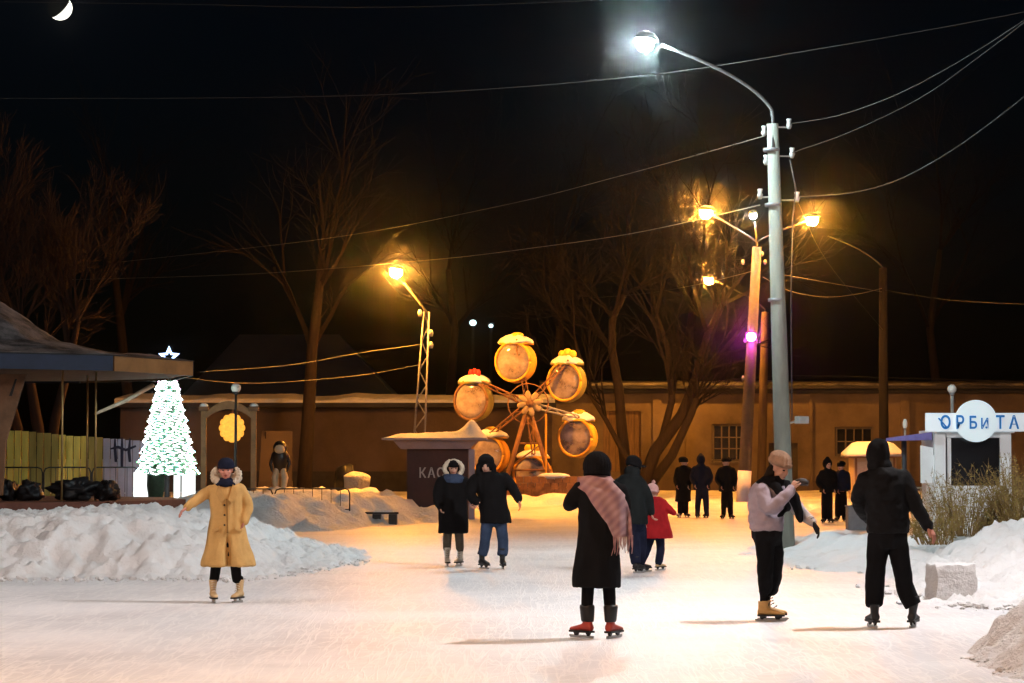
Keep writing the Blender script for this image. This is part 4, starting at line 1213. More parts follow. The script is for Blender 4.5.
# platform and kerb of rounded blocks
xk = at(547, 490, 76.0).x
mb = MB(); mb.box((at(530, 492, D).x, D + 0.1, 0.5), (2.6, 2.4, 0.5)); mb.build('platform', IRON, fw)
STB = mat('orange_brown_block', (0.33, 0.16, 0.07), 0.85, 0.35, 5, 0.4, 18)
lw = thing('block_kerb', (xk, 76.0, 0.2), 'low kerb of rounded orange brown blocks round the foot of the gondola wheel', 'kerb')
for r_ in range(4):
    for j in range(9):
        hh = 0.2
        mb = MB(); mb.box((xk + (j - 4) * 0.232 + (0.11 if r_ % 2 else 0), 76.0 + 0.02 * math.sin(j * 3 + r_), 0.3 + hh * (r_ + 0.5)), (0.222, 0.3, hh - 0.012), 0.0, 0.94); mb.build('block', STB, lw)
mb = MB(); mb.ell((xk + 0.2, 76.0, 1.1), (0.5, 0.2, 0.11), 16, 8); mb.build('kerb_snow', SNOW_CAP, lw, True)
bank('snow_bank', 'bright yellow lit strip of snow before the block kerb of the gondola wheel', [(xk - 1.9, 73.2), (xk + 1.6, 73.2), (xk + 1.7, 75.7), (xk - 2.0, 75.7)], lambda x, y: 0.42, 1.2, 0.12, SNOW, lump=0.1, lscale=1.6, seed=21.0, base=0.2)
mb = MB(); c0 = at(546, 492, D - 1.0); c0.z = 0.3; mb.tube([c0, at(546, 414, D - 1.0)], 0.03, 8)
mb.build('lamp_rod', ORG, fw)

# ------------------------------------------------------------------ small cash hut on the right and grey box
D = 78.0
ht = thing('small_hut', (at(872, 490, D).x, D, 0.3), 'little cream hut with a thick snow covered hipped roof behind the tall man', 'hut')
xa, xb = at(851, 0, D).x, at(893, 0, D).x
za, zb_ = 0.2, at(0, 458, D).z
CRM = mat('cream_wall_paint', (0.55, 0.43, 0.27), 0.8, 0.12, 2)
mb = MB(); mb.box(((xa + xb) / 2, D + 0.6, (za + zb_) / 2), (xb - xa, 1.2, zb_ - za)); mb.build('wall', CRM, ht)
for q in (853, 871, 891):
    mb = MB(); mb.box((at(q, 0, D).x, D - 0.02, (za + zb_) / 2), (0.07, 0.05, zb_ - za)); mb.build('wall_batten', TIMB, ht)
mb = MB(); a, b = at(856, 488, D), at(868, 462, D); mb.box(((a.x + b.x) / 2, D - 0.015, (a.z + b.z) / 2), (b.x - a.x, 0.04, b.z - a.z)); dr = mb.build('door', mat('pale_door', (0.6, 0.5, 0.36), 0.7), ht)
mb = MB(); mb.box((b.x - 0.06, D - 0.05, 1.2), (0.03, 0.03, 0.12)); mb.build('handle', DARKSTEEL, dr)
zc = at(0, 443, D).z
mb = MB(); mb.loft([rect(at(845, 0, D).x, at(899, 0, D).x, D - 0.25, D + 1.45, zb_), rect(at(845, 0, D).x, at(899, 0, D).x, D - 0.25, D + 1.45, zb_ + 0.08), rect(at(856, 0, D).x, at(888, 0, D).x, D + 0.3, D + 0.9, zc - 0.06)]); rf = mb.build('roof', TIMB, ht)
mb = MB(); mb.loft([rect(at(844, 0, D).x, at(900, 0, D).x, D - 0.28, D + 1.48, zb_ + 0.05), rect(at(844.5, 0, D).x, at(899.5, 0, D).x, D - 0.27, D + 1.46, zb_ + 0.16), rect(at(853, 0, D).x, at(891, 0, D).x, D + 0.2, D + 1.0, zc), rect(at(858, 0, D).x, at(886, 0, D).x, D + 0.35, D + 0.9, zc + 0.05)]); o = mb.build('roof_snow', SNOW_CAP, rf, True)
bank('snow_bank', 'trampled yellow lit snow before the small cream hut', [(at(760, 0, 72).x, 70), (at(905, 0, 72).x, 70), (at(905, 0, 76).x, 77), (at(760, 0, 76).x, 77)], lambda x, y: 0.35, 2.2, 0.16, SNOW_FAR, lump=0.16, lscale=1.3, seed=15.0)
D = 58.0
a, b = at(848, 530, D), at(867, 507, D)
mb = MB(); mb.box(((a.x + b.x) / 2, D + 0.2, b.z / 2), (b.x - a.x, 0.44, b.z)); gb = mb.build('grey_bin', mat('grey_board', (0.22, 0.22, 0.24), 0.8), None)
bv = gb.modifiers.new('bevel', 'BEVEL'); bv.width = 0.015; bv.segments = 2
tag(gb, 'grey square box standing on the ice by the two dark skaters', 'box')
mb = MB(); mb.box(((a.x + b.x) / 2, D + 0.2, b.z + 0.018), (b.x - a.x + 0.03, 0.47, 0.03)); mb.build('lid', MATS['grey_board'], gb)

# ------------------------------------------------------------------ white kiosk with blue lettering
D = 48.0
k = D / FPX
WP = mat('white_panel', (0.80, 0.83, 0.85), 0.5, 0.06, 2)
SIGNW = mat('lightbox_panel', (0.80, 0.84, 0.86), 0.5, 0.06, 2, emit=(0.72, 0.88, 1.0), estr=0.28)
BLL = mat('blue_letter', (0.01, 0.20, 0.60), 0.5, 0.1, 5)
PURP = mat('violet_awning', (0.16, 0.13, 0.34), 0.6)
ob = thing('white_kiosk', (at(970, 500, D).x, D, 0), 'white sales kiosk with a dark window and blue lettering on its sign', 'kiosk')
def slab(name, x0, x1, y0, y1, m_, parent, dy=0.0, th=0.1):
    a, b = at(x0, y1, D + dy), at(x1, y0, D + dy)
    z0 = a.z if y1 < 520 else 0.0
    mb = MB(); mb.box(((a.x + b.x) / 2, D + dy + th / 2, (z0 + b.z) / 2), (b.x - a.x, th, b.z - z0)); return mb.build(name, m_, parent)
slab('corner_post', 935.5, 945.5, 433, 540, WP, ob, 0, 0.18)
slab('corner_post', 1001, 1011, 433, 540, WP, ob, 0, 0.18)
slab('sill_wall', 946, 1000.6, 486, 540, WP, ob, 0.03, 0.12)
slab('window_head', 946, 1000.6, 433, 437.5, WP, ob, 0.03, 0.12)
wf = slab('window_frame', 947.5, 951, 438, 485.5, WP, ob, 0.06, 0.06)
slab('pane', 951.2, 1000.4, 438, 485.5, GLASSD, wf, 0.08, 0.02)
mb = MB(); a = at(1011, 540, D); b = at(1011, 433, D)
mb.box((a.x + 0.02, D + 1.0, b.z / 2), (0.06, 1.7, b.z)); mb.box((at(936, 0, D).x, D + 1.0, b.z / 2), (0.06, 1.7, b.z)); mb.box(((a.x + at(936, 0, D).x) / 2, D + 1.9, b.z / 2), (1.4, 0.06, b.z)); mb.build('wall', WP, ob)
mb = MB(); mb.box(((a.x + at(936, 0, D).x) / 2, D + 0.95, b.z + 0.03), (1.5, 1.95, 0.06)); mb.build('roof', WP, ob)
sg = slab('sign_board', 926, 1034, 413, 431.5, SIGNW, ob, -0.16, 0.1)
c = at(976, 421, D - 0.2)
mb = MB(); nn = 40; rr = 21 * k
mb.loft([[Vector((c.x + rr * math.cos(2 * PI * j / nn), c.y + t, c.z + rr * math.sin(2 * PI * j / nn))) for j in range(nn)] for t in (0.0, 0.035)]); mb.build('sign_disc', mat('frosted_disc', (0.72, 0.80, 0.82), 0.45, 0.05, 3, emit=(0.72, 0.90, 1.0), estr=0.3), ob)
zl = at(0, 428.5, D - 0.2)
letters(ob, 'ОРБИТА', at(930, 428.5, D - 0.2), at(1015, 428.5, D - 0.2), 12.5 * k, BLL, D - 0.17, bold=0.02, slant=0.0,
        xs=[at(q, 0, D - 0.2).x for q in (942.5, 956.5, 969.5, 981, 996.5, 1010.5)], scales=[1, 1, 0.95, 0.8, 1, 1], ys=[D - 0.17, D - 0.205, D - 0.208, D - 0.208, D - 0.205, D - 0.17])
mb = MB(); mb.tube([at(938.5, 418, D - 0.185), at(946.5, 427, D - 0.185)], 0.014, 6); mb.build('letter', BLL, ob)
mb = MB(); mb.ell(at(986.5, 427.5, D - 0.21), (0.022, 0.01, 0.022), 10, 6); mb.build('letter', BLL, ob)
mb = MB(); mb.add([at(886, 441, D + 0.9), at(886, 438, D + 0.9), at(932, 432, D + 0.2), at(932, 440, D + 0.2), at(886, 441, D + 2.2), at(886, 438, D + 2.2), at(932, 432, D + 1.6), at(932, 440, D + 1.6)],
       [(0, 1, 2, 3), (7, 6, 5, 4), (0, 4, 5, 1), (1, 5, 6, 2), (2, 6, 7, 3), (3, 7, 4, 0)]); mb.build('awning', PURP, ob)
p = at(904, 440, D + 1.0); mb = MB(); mb.tube([(p.x, p.y, 0), (p.x, p.y, p.z)], 0.05, 8); mb.build('awning_post', DARKSTEEL, ob, True)
# open white shutter
a, b = at(920.5, 483, D + 0.1), at(933, 448, D + 0.1)
mb = MB(); mb.add([a, (b.x, b.y, a.z), b, (a.x, a.y, b.z + 0.05), a + Vector((0.02, 0.05, 0)), (b.x + 0.02, b.y + 0.05, a.z), b + Vector((0.02, 0.05, 0)), (a.x + 0.02, a.y + 0.05, b.z + 0.05)],
       [(0, 1, 2, 3), (7, 6, 5, 4), (0, 4, 5, 1), (1, 5, 6, 2), (2, 6, 7, 3), (3, 7, 4, 0)])
mb.box((b.x + 0.03, D + 0.12, (a.z + b.z) / 2), (0.07, 0.06, 0.4)); mb.build('shutter', WP, ob)
# slim lanterns by the kiosk
for px, py, dd, rr, lab in ((952, 389, 52.0, 0.095, 'white lantern post with a round head rising behind the kiosk sign'), (905, 424, 51.5, 0.05, 'small candle shaped lamp above the violet awning')):
    p = at(px, py, dd); t = thing('lantern_post', (p.x, dd, 0), lab, 'lantern')
    mb = MB(); mb.tube([(p.x, dd, 0), (p.x, dd, p.z - rr)], 0.035 if rr > .06 else 0.02, 8); mb.build('pole', CERAMIC, t, True)
    mb = MB(); mb.ell(p, (rr, rr, rr if rr > .06 else 0.11), 14, 9); mb.build('globe', MATS['frosted_globe'], t, True)
    mb = MB(); mb.tube([p - Vector((0, 0, rr + 0.06)), p - Vector((0, 0, rr - 0.02))], [0.03, rr * 0.7], 10); mb.build('collar', STEEL, t, True)
# barrier behind the tall man
t = thing('crowd_barrier', (at(918, 505, 53).x, 53, 0), 'pale barred metal barrier beside the white kiosk', 'barrier')
p, q = at(900, 0, 53), at(934, 0, 53); z1 = at(0, 488, 53).z
mb = MB(); mb.tube([(p.x, 53, 0), (p.x, 53, z1 - .08), (p.x + .08, 53, z1), (q.x - .08, 53, z1), (q.x, 53, z1 - .08), (q.x, 53, 0)], 0.02, 8); mb.build('frame', CERAMIC, t, True)
for i in range(1, 8):
    x = lerp(p.x, q.x, i / 8); mb = MB(); mb.tube([(x, 53, 0.2), (x, 53, z1)], 0.009, 5); mb.build('bar', CERAMIC, t)
mb = MB(); mb.tube([(p.x, 53, 0.2), (q.x, 53, 0.2)], 0.014, 6); mb.build('lower_rail', CERAMIC, t)

# ------------------------------------------------------------------ dry shrub
STEM = mat('dry_stem', (0.22, 0.15, 0.06), 0.9, 0.3, 6)
LEAF = mat('dry_leaf', (0.26, 0.21, 0.06), 0.8, 0.4, 3)
def shrub(label, base, rx, ht, n, seed, lean):
    rn = random.Random(seed)
    t = thing('dry_shrub', base, label, 'shrub', 'dry shrubs on the snow bank')
    sm, lf = MB(), MB()
    for i in range(n):
        a = rn.uniform(0, 2 * PI); r = rx * 0.45 * math.sqrt(rn.random())
        p = Vector(base) + Vector((r * math.cos(a), 0.7 * r * math.sin(a), 0))
        d = Vector((math.cos(a) * rn.uniform(0.1, 0.75) + lean, math.sin(a) * rn.uniform(0.1, 0.6), 1)).normalized()
        ln = ht * rn.uniform(0.55, 1.1)
        pts = [p.copy()]
        for s in range(5):
            d = (d + Vector((rn.uniform(-.14, .14), rn.uniform(-.14, .14), -0.02))).normalized()
            p = p + d * ln / 5; pts.append(p.copy())
        sm.tube(pts, [0.007, 0.006, 0.005, 0.004, 0.003, 0.002], 3, False)
        for s in range(16):
            u = rn.uniform(0.8, 4.99); q = pts[int(u)].lerp(pts[int(u) + 1], u % 1)
            e = Vector((rn.uniform(-1, 1), rn.uniform(-1, 1), rn.uniform(-0.2, 1))).normalized(); f = e.orthogonal().normalized(); f.rotate(Quaternion(e, rn.uniform(0, 6.28)))
            L_, W_ = rn.uniform(0.03, 0.075), rn.uniform(0.006, 0.013)
            lf.add([q, q + e * L_ * 0.5 + f * W_, q + e * L_, q + e * L_ * 0.5 - f * W_], [(0, 1, 2, 3)])
            if s % 4 == 0:
                tw = q + (e + d).normalized() * rn.uniform(0.1, 0.22)
                sm.tube([q, tw], [0.003, 0.0015], 3, False)
    sm.build('stems', STEM, t); o = lf.build('leaves', LEAF, t); o['kind'] = 'stuff'
shrub('bushy dry shrub with yellowish leaves at the corner of the white kiosk', (7.05, 39.0, 0.45), 0.9, 0.95, 150, 1, 0.12)
shrub('thin dry shrub reaching over the snow toward the tall man hand', (6.35, 38.0, 0.35), 0.6, 0.62, 70, 2, -0.12)
shrub('tall dense dry shrub before the kiosk window at the picture edge', (7.9, 38.5, 0.55), 1.1, 1.15, 210, 3, 0.1)

# ------------------------------------------------------------------ overhead cables
WIRE = mat('overhead_wire', (0.022, 0.022, 0.022), 0.6)
WIRE_B = mat('pale_cable', (0.16, 0.155, 0.15), 0.5)
def cable(label, pts, r, m_, n=10):
    P = [at(x, y, d) for x, y, d in pts]
    out = []
    for i in range(len(P) - 1):
        p0, p1, p2_, p3_ = P[max(0, i - 1)], P[i], P[i + 1], P[min(len(P) - 1, i + 2)]
        for s in range(n):
            t = s / n
            out.append(0.5 * ((2 * p1) + (p2_ - p0) * t + (2 * p0 - 5 * p1 + 4 * p2_ - p3_) * t * t + (3 * p1 - p0 - 3 * p2_ + p3_) * t ** 3))
    out.append(P[-1])
    mb = MB(); mb.tube(out, r * 0.75, 5)
    tag(mb.build('overhead_cable', m_, None, True), label, 'cable', 'cables overhead')
cable('faint cable crossing the whole sky over the white lamp', [(-120, 98, 50), (200, 98, 50), (420, 93, 48), (640, 76, 46), (830, 47, 44), (1024, 12, 42), (1130, -12, 41)], 0.008, WIRE)
cable('faint level cable at the very top of the sky beside the moon', [(-60, 1, 60), (170, 4, 60), (400, 7, 60), (700, -4, 60)], 0.008, WIRE)
cable('cable running from the tall pole top down across the dark', [(765, 136, 45), (620, 176, 52), (500, 206, 60), (330, 238, 72), (120, 262, 85)], 0.009, WIRE_B)
cable('pale sagging cable from the tall pole to over the lattice post lamp', [(760, 205, 45), (640, 232, 50), (540, 247, 58), (430, 260, 66), (250, 274, 75), (60, 280, 85)], 0.010, WIRE_B)
cable('upper cable from the tall pole rising out of the picture', [(789, 124, 45), (840, 115, 43), (900, 93, 41), (965, 58, 39), (1030, 16, 37), (1090, -30, 35)], 0.009, WIRE)
cable('second cable from the tall pole rising out of the picture just below the upper', [(791, 153, 45), (850, 132, 43), (920, 98, 41), (980, 56, 39), (1040, 10, 37), (1090, -30, 36)], 0.009, WIRE)
cable('thick low slung cable from the tall pole toward the shrub side', [(797, 197, 45), (850, 193, 44), (900, 179, 42), (960, 145, 40), (1030, 92, 38), (1090, 40, 36)], 0.013, WIRE)
cable('bright short cable sagging between the leaning pole and the dark pole', [(763, 277, 75), (790, 291, 77), (825, 297, 79), (858, 294, 81), (883, 288, 83)], 0.014, WIRE_B)
cable('thin straight cable from the tall pole to the dark pole', [(785, 275, 75), (830, 283, 79), (883, 292, 83)], 0.012, WIRE_B)
cable('cable from the dark pole toward the kiosk side', [(884, 290, 83), (950, 300, 78), (1040, 305, 70)], 0.010, WIRE)
cable('cable between the leaning pole and the trees above the gondola wheel', [(757, 270, 75), (700, 284, 85), (640, 294, 97), (560, 300, 108)], 0.012, WIRE)
cable('upper pale cable from the lattice post to the shed side', [(424, 344, 75), (360, 353, 74), (290, 365, 72), (200, 372, 66)], 0.010, WIRE_B)
cable('lower pale cable from the lattice post sagging over the sheds', [(423, 364, 75), (370, 374, 74), (300, 381, 72), (240, 383, 69), (170, 376, 64)], 0.010, WIRE_B)
cable('dim diagonal cable below the orange lamp near the dark pole', [(797, 200, 45), (820, 250, 55), (845, 285, 72), (883, 330, 83)], 0.007, WIRE)
cable('dim cable along the roofs behind the tall pole', [(690, 385, 96), (780, 376, 96), (900, 378, 96), (1040, 382, 96)], 0.012, WIRE)
flush_letters()

# ------------------------------------------------------------------ haze added to give the lamps their halos
hz = bpy.data.materials.new('lamp_halo_haze'); hz.use_nodes = True
nt = hz.node_tree; nt.nodes.remove(nt.nodes['Principled BSDF'])
pv = nt.nodes.new('ShaderNodeVolumePrincipled')
pv.inputs['Color'].default_value = (0.9, 0.92, 0.95, 1)
pv.inputs['Density'].default_value = 0.00022
pv.inputs['Anisotropy'].default_value = 0.993
nt.links.new(pv.outputs[0], nt.nodes['Material Output'].inputs['Volume'])
mb = MB(); mb.box((0, 110, 12), (230, 240, 26))
ho = mb.build('haze', hz); tag(ho, 'thin haze added for the halos round the lamps', None, kind='stuff')
# ------------------------------------------------------------------ people
SKIN = mat('skin', (0.52, 0.29, 0.21), 0.55, 0.1, 20)
SKIN_R = mat('flushed_skin', (0.55, 0.24, 0.18), 0.55, 0.1, 20)
LIP = mat('lips', (0.35, 0.08, 0.07), 0.5)
EYE = mat('eyes', (0.02, 0.015, 0.012), 0.3)
def cloth(name, c, var=0.25, bump=0.5, rough=0.9):
    return mat(name, c, rough, var, 7, bump, 160, spec=0.06)
BLACKC = cloth('black_wool', (0.008, 0.008, 0.009))
BLACKT = cloth('black_tights', (0.007, 0.007, 0.008))
NAVY = cloth('navy_cloth', (0.012, 0.015, 0.032))
CHAR = cloth('charcoal_nylon', (0.012, 0.015, 0.016), rough=0.7)
DENIM = cloth('blue_denim', (0.04, 0.06, 0.11))
CAMEL = cloth('camel_wool', (0.62, 0.385, 0.145), 0.12)
FUR = cloth('pale_fur', (0.62, 0.55, 0.44), 0.2)
PINKS = cloth('pink_tartan_wool', (0.42, 0.17, 0.16), 0.35)
LILAC = cloth('lilac_nylon', (0.42, 0.35, 0.41), 0.12, rough=0.6)
LILAC2 = cloth('pale_sleeve_nylon', (0.56, 0.50, 0.50), 0.12, rough=0.6)
REDC = cloth('red_nylon', (0.34, 0.015, 0.018), 0.2, rough=0.6)
TANK = cloth('tan_knit', (0.40, 0.25, 0.17), 0.35, 0.9)
GREYT = cloth('grey_brown_tights', (0.09, 0.075, 0.06))
WHITEB = mat('white_skate_leather', (0.70, 0.66, 0.58), 0.5, 0.1, 8)
TANB = mat('tan_skate_leather', (0.60, 0.42, 0.22), 0.5, 0.15, 8)
TANO = mat('orange_tan_skate', (0.62, 0.38, 0.14), 0.5, 0.15, 8)
REDB_ = mat('red_skate_shell', (0.36, 0.05, 0.035), 0.45, 0.15, 8)
BLKB = mat('black_skate_leather', (0.015, 0.015, 0.016), 0.45, 0.2, 8)
BLADE = mat('skate_blade_steel', (0.5, 0.5, 0.5), 0.3, metal=0.9)
PHONE = mat('dark_glove', (0.03, 0.022, 0.02), 0.6)
PINKH = cloth('pale_pink_knit', (0.62, 0.36, 0.34), 0.15)

JOBS = []
def soft(name, mb, m, parent, voxel=0.014, sm=4, fold=0.0, fscale=6.0, fdir=(1, 1, 0.35), extra=None, paint=None, mats=None, fine=0.0):
    """one continuous surface grown from overlapping closed pieces"""
    me = bpy.data.meshes.new(name); me.from_pydata([tuple(v) for v in mb.V], [], mb.F); me.update()
    o = bpy.data.objects.new('soft_source', me); COL.objects.link(o)
    r = o.modifiers.new('r', 'REMESH'); r.mode = 'VOXEL'; r.voxel_size = voxel
    if sm:
        s = o.modifiers.new('s', 'SMOOTH'); s.factor = 0.5; s.iterations = sm
    host = bpy.data.objects.new(name, bpy.data.meshes.new(name)); COL.objects.link(host)
    if parent is not None:
        attach(host, parent)
    JOBS.append((o, host, m, fold, fscale, fdir, extra, paint, mats, fine))
    return host

def flush_soft():
    dg = bpy.context.evaluated_depsgraph_get(); dg.update()
    for o, host, m, fold, fs, fd, extra, paint, mats, fine in JOBS:
        me = bpy.data.meshes.new_from_object(o.evaluated_get(dg))
        V = [v.co.copy() for v in me.vertices]; Nn = [v.normal.copy() for v in me.vertices]
        F = [tuple(p.vertices) for p in me.polygons]
        if fold or fine:
            sd = random.random() * 50
            for i, v in enumerate(V):
                d = 0.0
                if fold:
                    q = (v.x * fs * fd[0] + sd, v.y * fs * fd[1], v.z * fs * fd[2])
                    a = noise.noise(q)
                    d += fold * ((1 - 2 * abs(a)) * 0.6 + 0.6 * noise.noise((q[0] * 2.3, q[1] * 2.3, q[2] * 2.3)) - 0.2)
                if fine:
                    d += fine * noise.noise((v.x * 70, v.y * 70, v.z * 70))
                V[i] = v + Nn[i] * d
        idx = [0] * len(F)
        if paint:
            for k, f in enumerate(F):
                c = sum((V[q] for q in f), Vector()) / len(f)
                for (pc, rad, mi) in paint:
                    dd = c - pc
                    if (dd.x / rad[0]) ** 2 + (dd.y / rad[1]) ** 2 + (dd.z / rad[2]) ** 2 < 1:
                        idx[k] = mi
        if extra:
            b0 = len(V)
            V += extra.V; F += [tuple(q + b0 for q in f) for f in extra.F]; idx += [0] * len(extra.F)
        nm = host.data
        nm.from_pydata([tuple(v) for v in V], [], F)
        for mm in (mats or [m]):
            nm.materials.append(mm)
        nm.polygons.foreach_set('material_index', idx)
        nm.polygons.foreach_set('use_smooth', [True] * len(F)); nm.update()
        src = o.data
        bpy.data.objects.remove(o); bpy.data.meshes.remove(me); bpy.data.meshes.remove(src)
    JOBS.clear()

def frame_of(fwd, up=(0, 0, 1)):
    f = Vector(fwd).normalized(); u = Vector(up); u = (u - f * u.dot(f)).normalized(); r = f.cross(u)
    return r, f, u          # right, forward, up

def head_geo(mb, c, fwd, up=(0, 0, 1), s=1.0, nose=True):
    r, f, u = frame_of(fwd, up); M = Matrix((r, f, u)).transposed(); c = Vector(c)
    P = lambda a, b, d: c + (r * a + f * b + u * d) * s
    S = lambda *v: tuple(x * s for x in v)
    mb.ell(P(0, -0.012, 0.028), S(0.074, 0.092, 0.088), 18, 12, M)
    mb.ell(P(0, 0.022, -0.028), S(0.062, 0.068, 0.072), 16, 10, M)
    mb.ell(P(0, 0.045, -0.085), S(0.034, 0.036, 0.03), 12, 8, M)        # chin
    mb.ell(P(0, 0.066, 0.028), S(0.05, 0.02, 0.016), 12, 8, M)          # brow
    for sx in (-1, 1):
        mb.ell(P(sx * 0.033, 0.066, -0.02), S(0.024, 0.02, 0.02), 10, 7, M)   # cheek
        mb.ell(P(sx * 0.074, -0.005, -0.005), S(0.012, 0.02, 0.032), 10, 7, M)  # ear
    if nose:
        mb.tube([P(0, 0.078, 0.02), P(0, 0.098, -0.022), P(0, 0.09, -0.032)], [0.010 * s, 0.017 * s, 0.016 * s], 8, round_end=True)
    mb.ell(P(0, 0.078, -0.058), S(0.024, 0.014, 0.011), 10, 6, M)        # lips
    eyes = []
    for sx in (-1, 1):
        eyes.append((P(sx * 0.031, 0.079, 0.004), Vector((0.013, 0.02, 0.008)) * s, 1))
    eyes.append((P(0, 0.092, -0.058), Vector((0.022, 0.02, 0.008)) * s, 2))
    return eyes

def hand_geo(mb, wrist, d, palm, s=1.0, curl=0.5, thumb_side=1):
    """palm with four fingers and a thumb; d = direction of the hand, palm = normal of the palm side"""
    d = Vector(d).normalized(); p = Vector(palm); p = (p - d * p.dot(d)).normalized(); w = d.cross(p) * thumb_side
    wrist = Vector(wrist)
    rings = []
    for t, hw, hd in ((-0.03, 0.026, 0.022), (0.0, 0.028, 0.019), (0.035, 0.038, 0.017), (0.075, 0.042, 0.015), (0.09, 0.04, 0.012)):
        rings.append([wrist + d * t * s + w * math.cos(a) * hw * s + p * math.sin(a) * hd * s for a in [2 * PI * k / 12 for k in range(12)]])
    mb.loft(rings)
    for off, ln, r in ((0.030, 0.070, 0.0085), (0.010, 0.080, 0.009), (-0.011, 0.074, 0.0085), (-0.031, 0.058, 0.0075)):
        q = wrist + d * 0.078 * s + w * off * s
        dd = d.copy(); pts = [q - d * 0.02 * s, q]; a = 0
        for seg in (0.45, 0.32, 0.25):
            a += curl * 0.75
            dd = (d * math.cos(a) + p * math.sin(a)).normalized()
            q = q + dd * ln * seg * s; pts.append(q.copy())
        mb.tube(pts, [r * s, r * s, r * s * 0.97, r * s * 0.9, r * s * 0.75], 7, round_end=True)
    q = wrist + d * 0.02 * s + w * 0.026 * s
    pts = [q, q + (w * 0.8 + d * 0.6) .normalized() * 0.03 * s]
    pts.append(pts[-1] + (w * 0.35 + d * 0.9 + p * 0.35 * curl).normalized() * 0.03 * s)
    pts.append(pts[-1] + (d + p * 0.6 * curl).normalized() * 0.024 * s)
    mb.tube(pts, [0.013 * s, 0.011 * s, 0.010 * s, 0.0075 * s], 7, round_end=True)

def ering(c, a, b, yaw=0.0, n=24, f=None):
    out = []
    for k in range(n):
        t = 2 * PI * k / n
        g_ = f(t) if f else 1.0
        x, y = a * math.cos(t) * g_, b * math.sin(t) * g_
        out.append(Vector((c[0] + x * math.cos(yaw) - y * math.sin(yaw), c[1] + x * math.sin(yaw) + y * math.cos(yaw), c[2])))
    return out

def beanie(name, c, fwd, up, m, parent, s=1.0, top=0.128, brow=0.03, ribs=26, roll=True, pom=None, loose=1.0, rib=0.02, rw=1.045):
    r, f, u = frame_of(fwd, up); c = Vector(c)
    n = 104
    def rg(z, k, dy=0.0, rib=rib):
        return [c + (r * math.cos(t) * 0.083 * k + f * (math.sin(t) * 0.104 * k - 0.01 + dy)) * s * (1 + rib * math.cos(ribs * t)) + u * z * s for t in [2 * PI * j / n for j in range(n)]]
    mb = MB(); h = top - brow
    pr = [(brow - 0.004, 0.93), (brow - 0.008, 1.01), (brow + 0.012, rw), (brow + 0.033, rw - 0.005), (brow + 0.040, 1.0 * loose)] if roll else [(brow - 0.004, 0.95), (brow, 1.0)]
    for q in (0.5, 0.68, 0.82, 0.92, 0.98, 1.0):
        pr.append((brow + h * q, loose * 1.02 * math.sqrt(max(0.0, 1 - ((q - 0.35) / 0.66) ** 2)) if q < 1 else 0.12))
    mb.loft([rg(z, k, -0.012 * max(0, (z - brow)) / 0.1) for z, k in pr])
    o = mb.build(name, m, parent, True)
    if pom:
        pb = MB(); pb.ell(c + u * (top + 0.02) * s, (0.03 * s,) * 3, 14, 9)
        pb.V = [v + (v - c - u * (top + 0.02) * s) * 0.3 * noise.noise(v * 60) for v in pb.V]
        pb.build('pompom', pom, o, True)
    return o

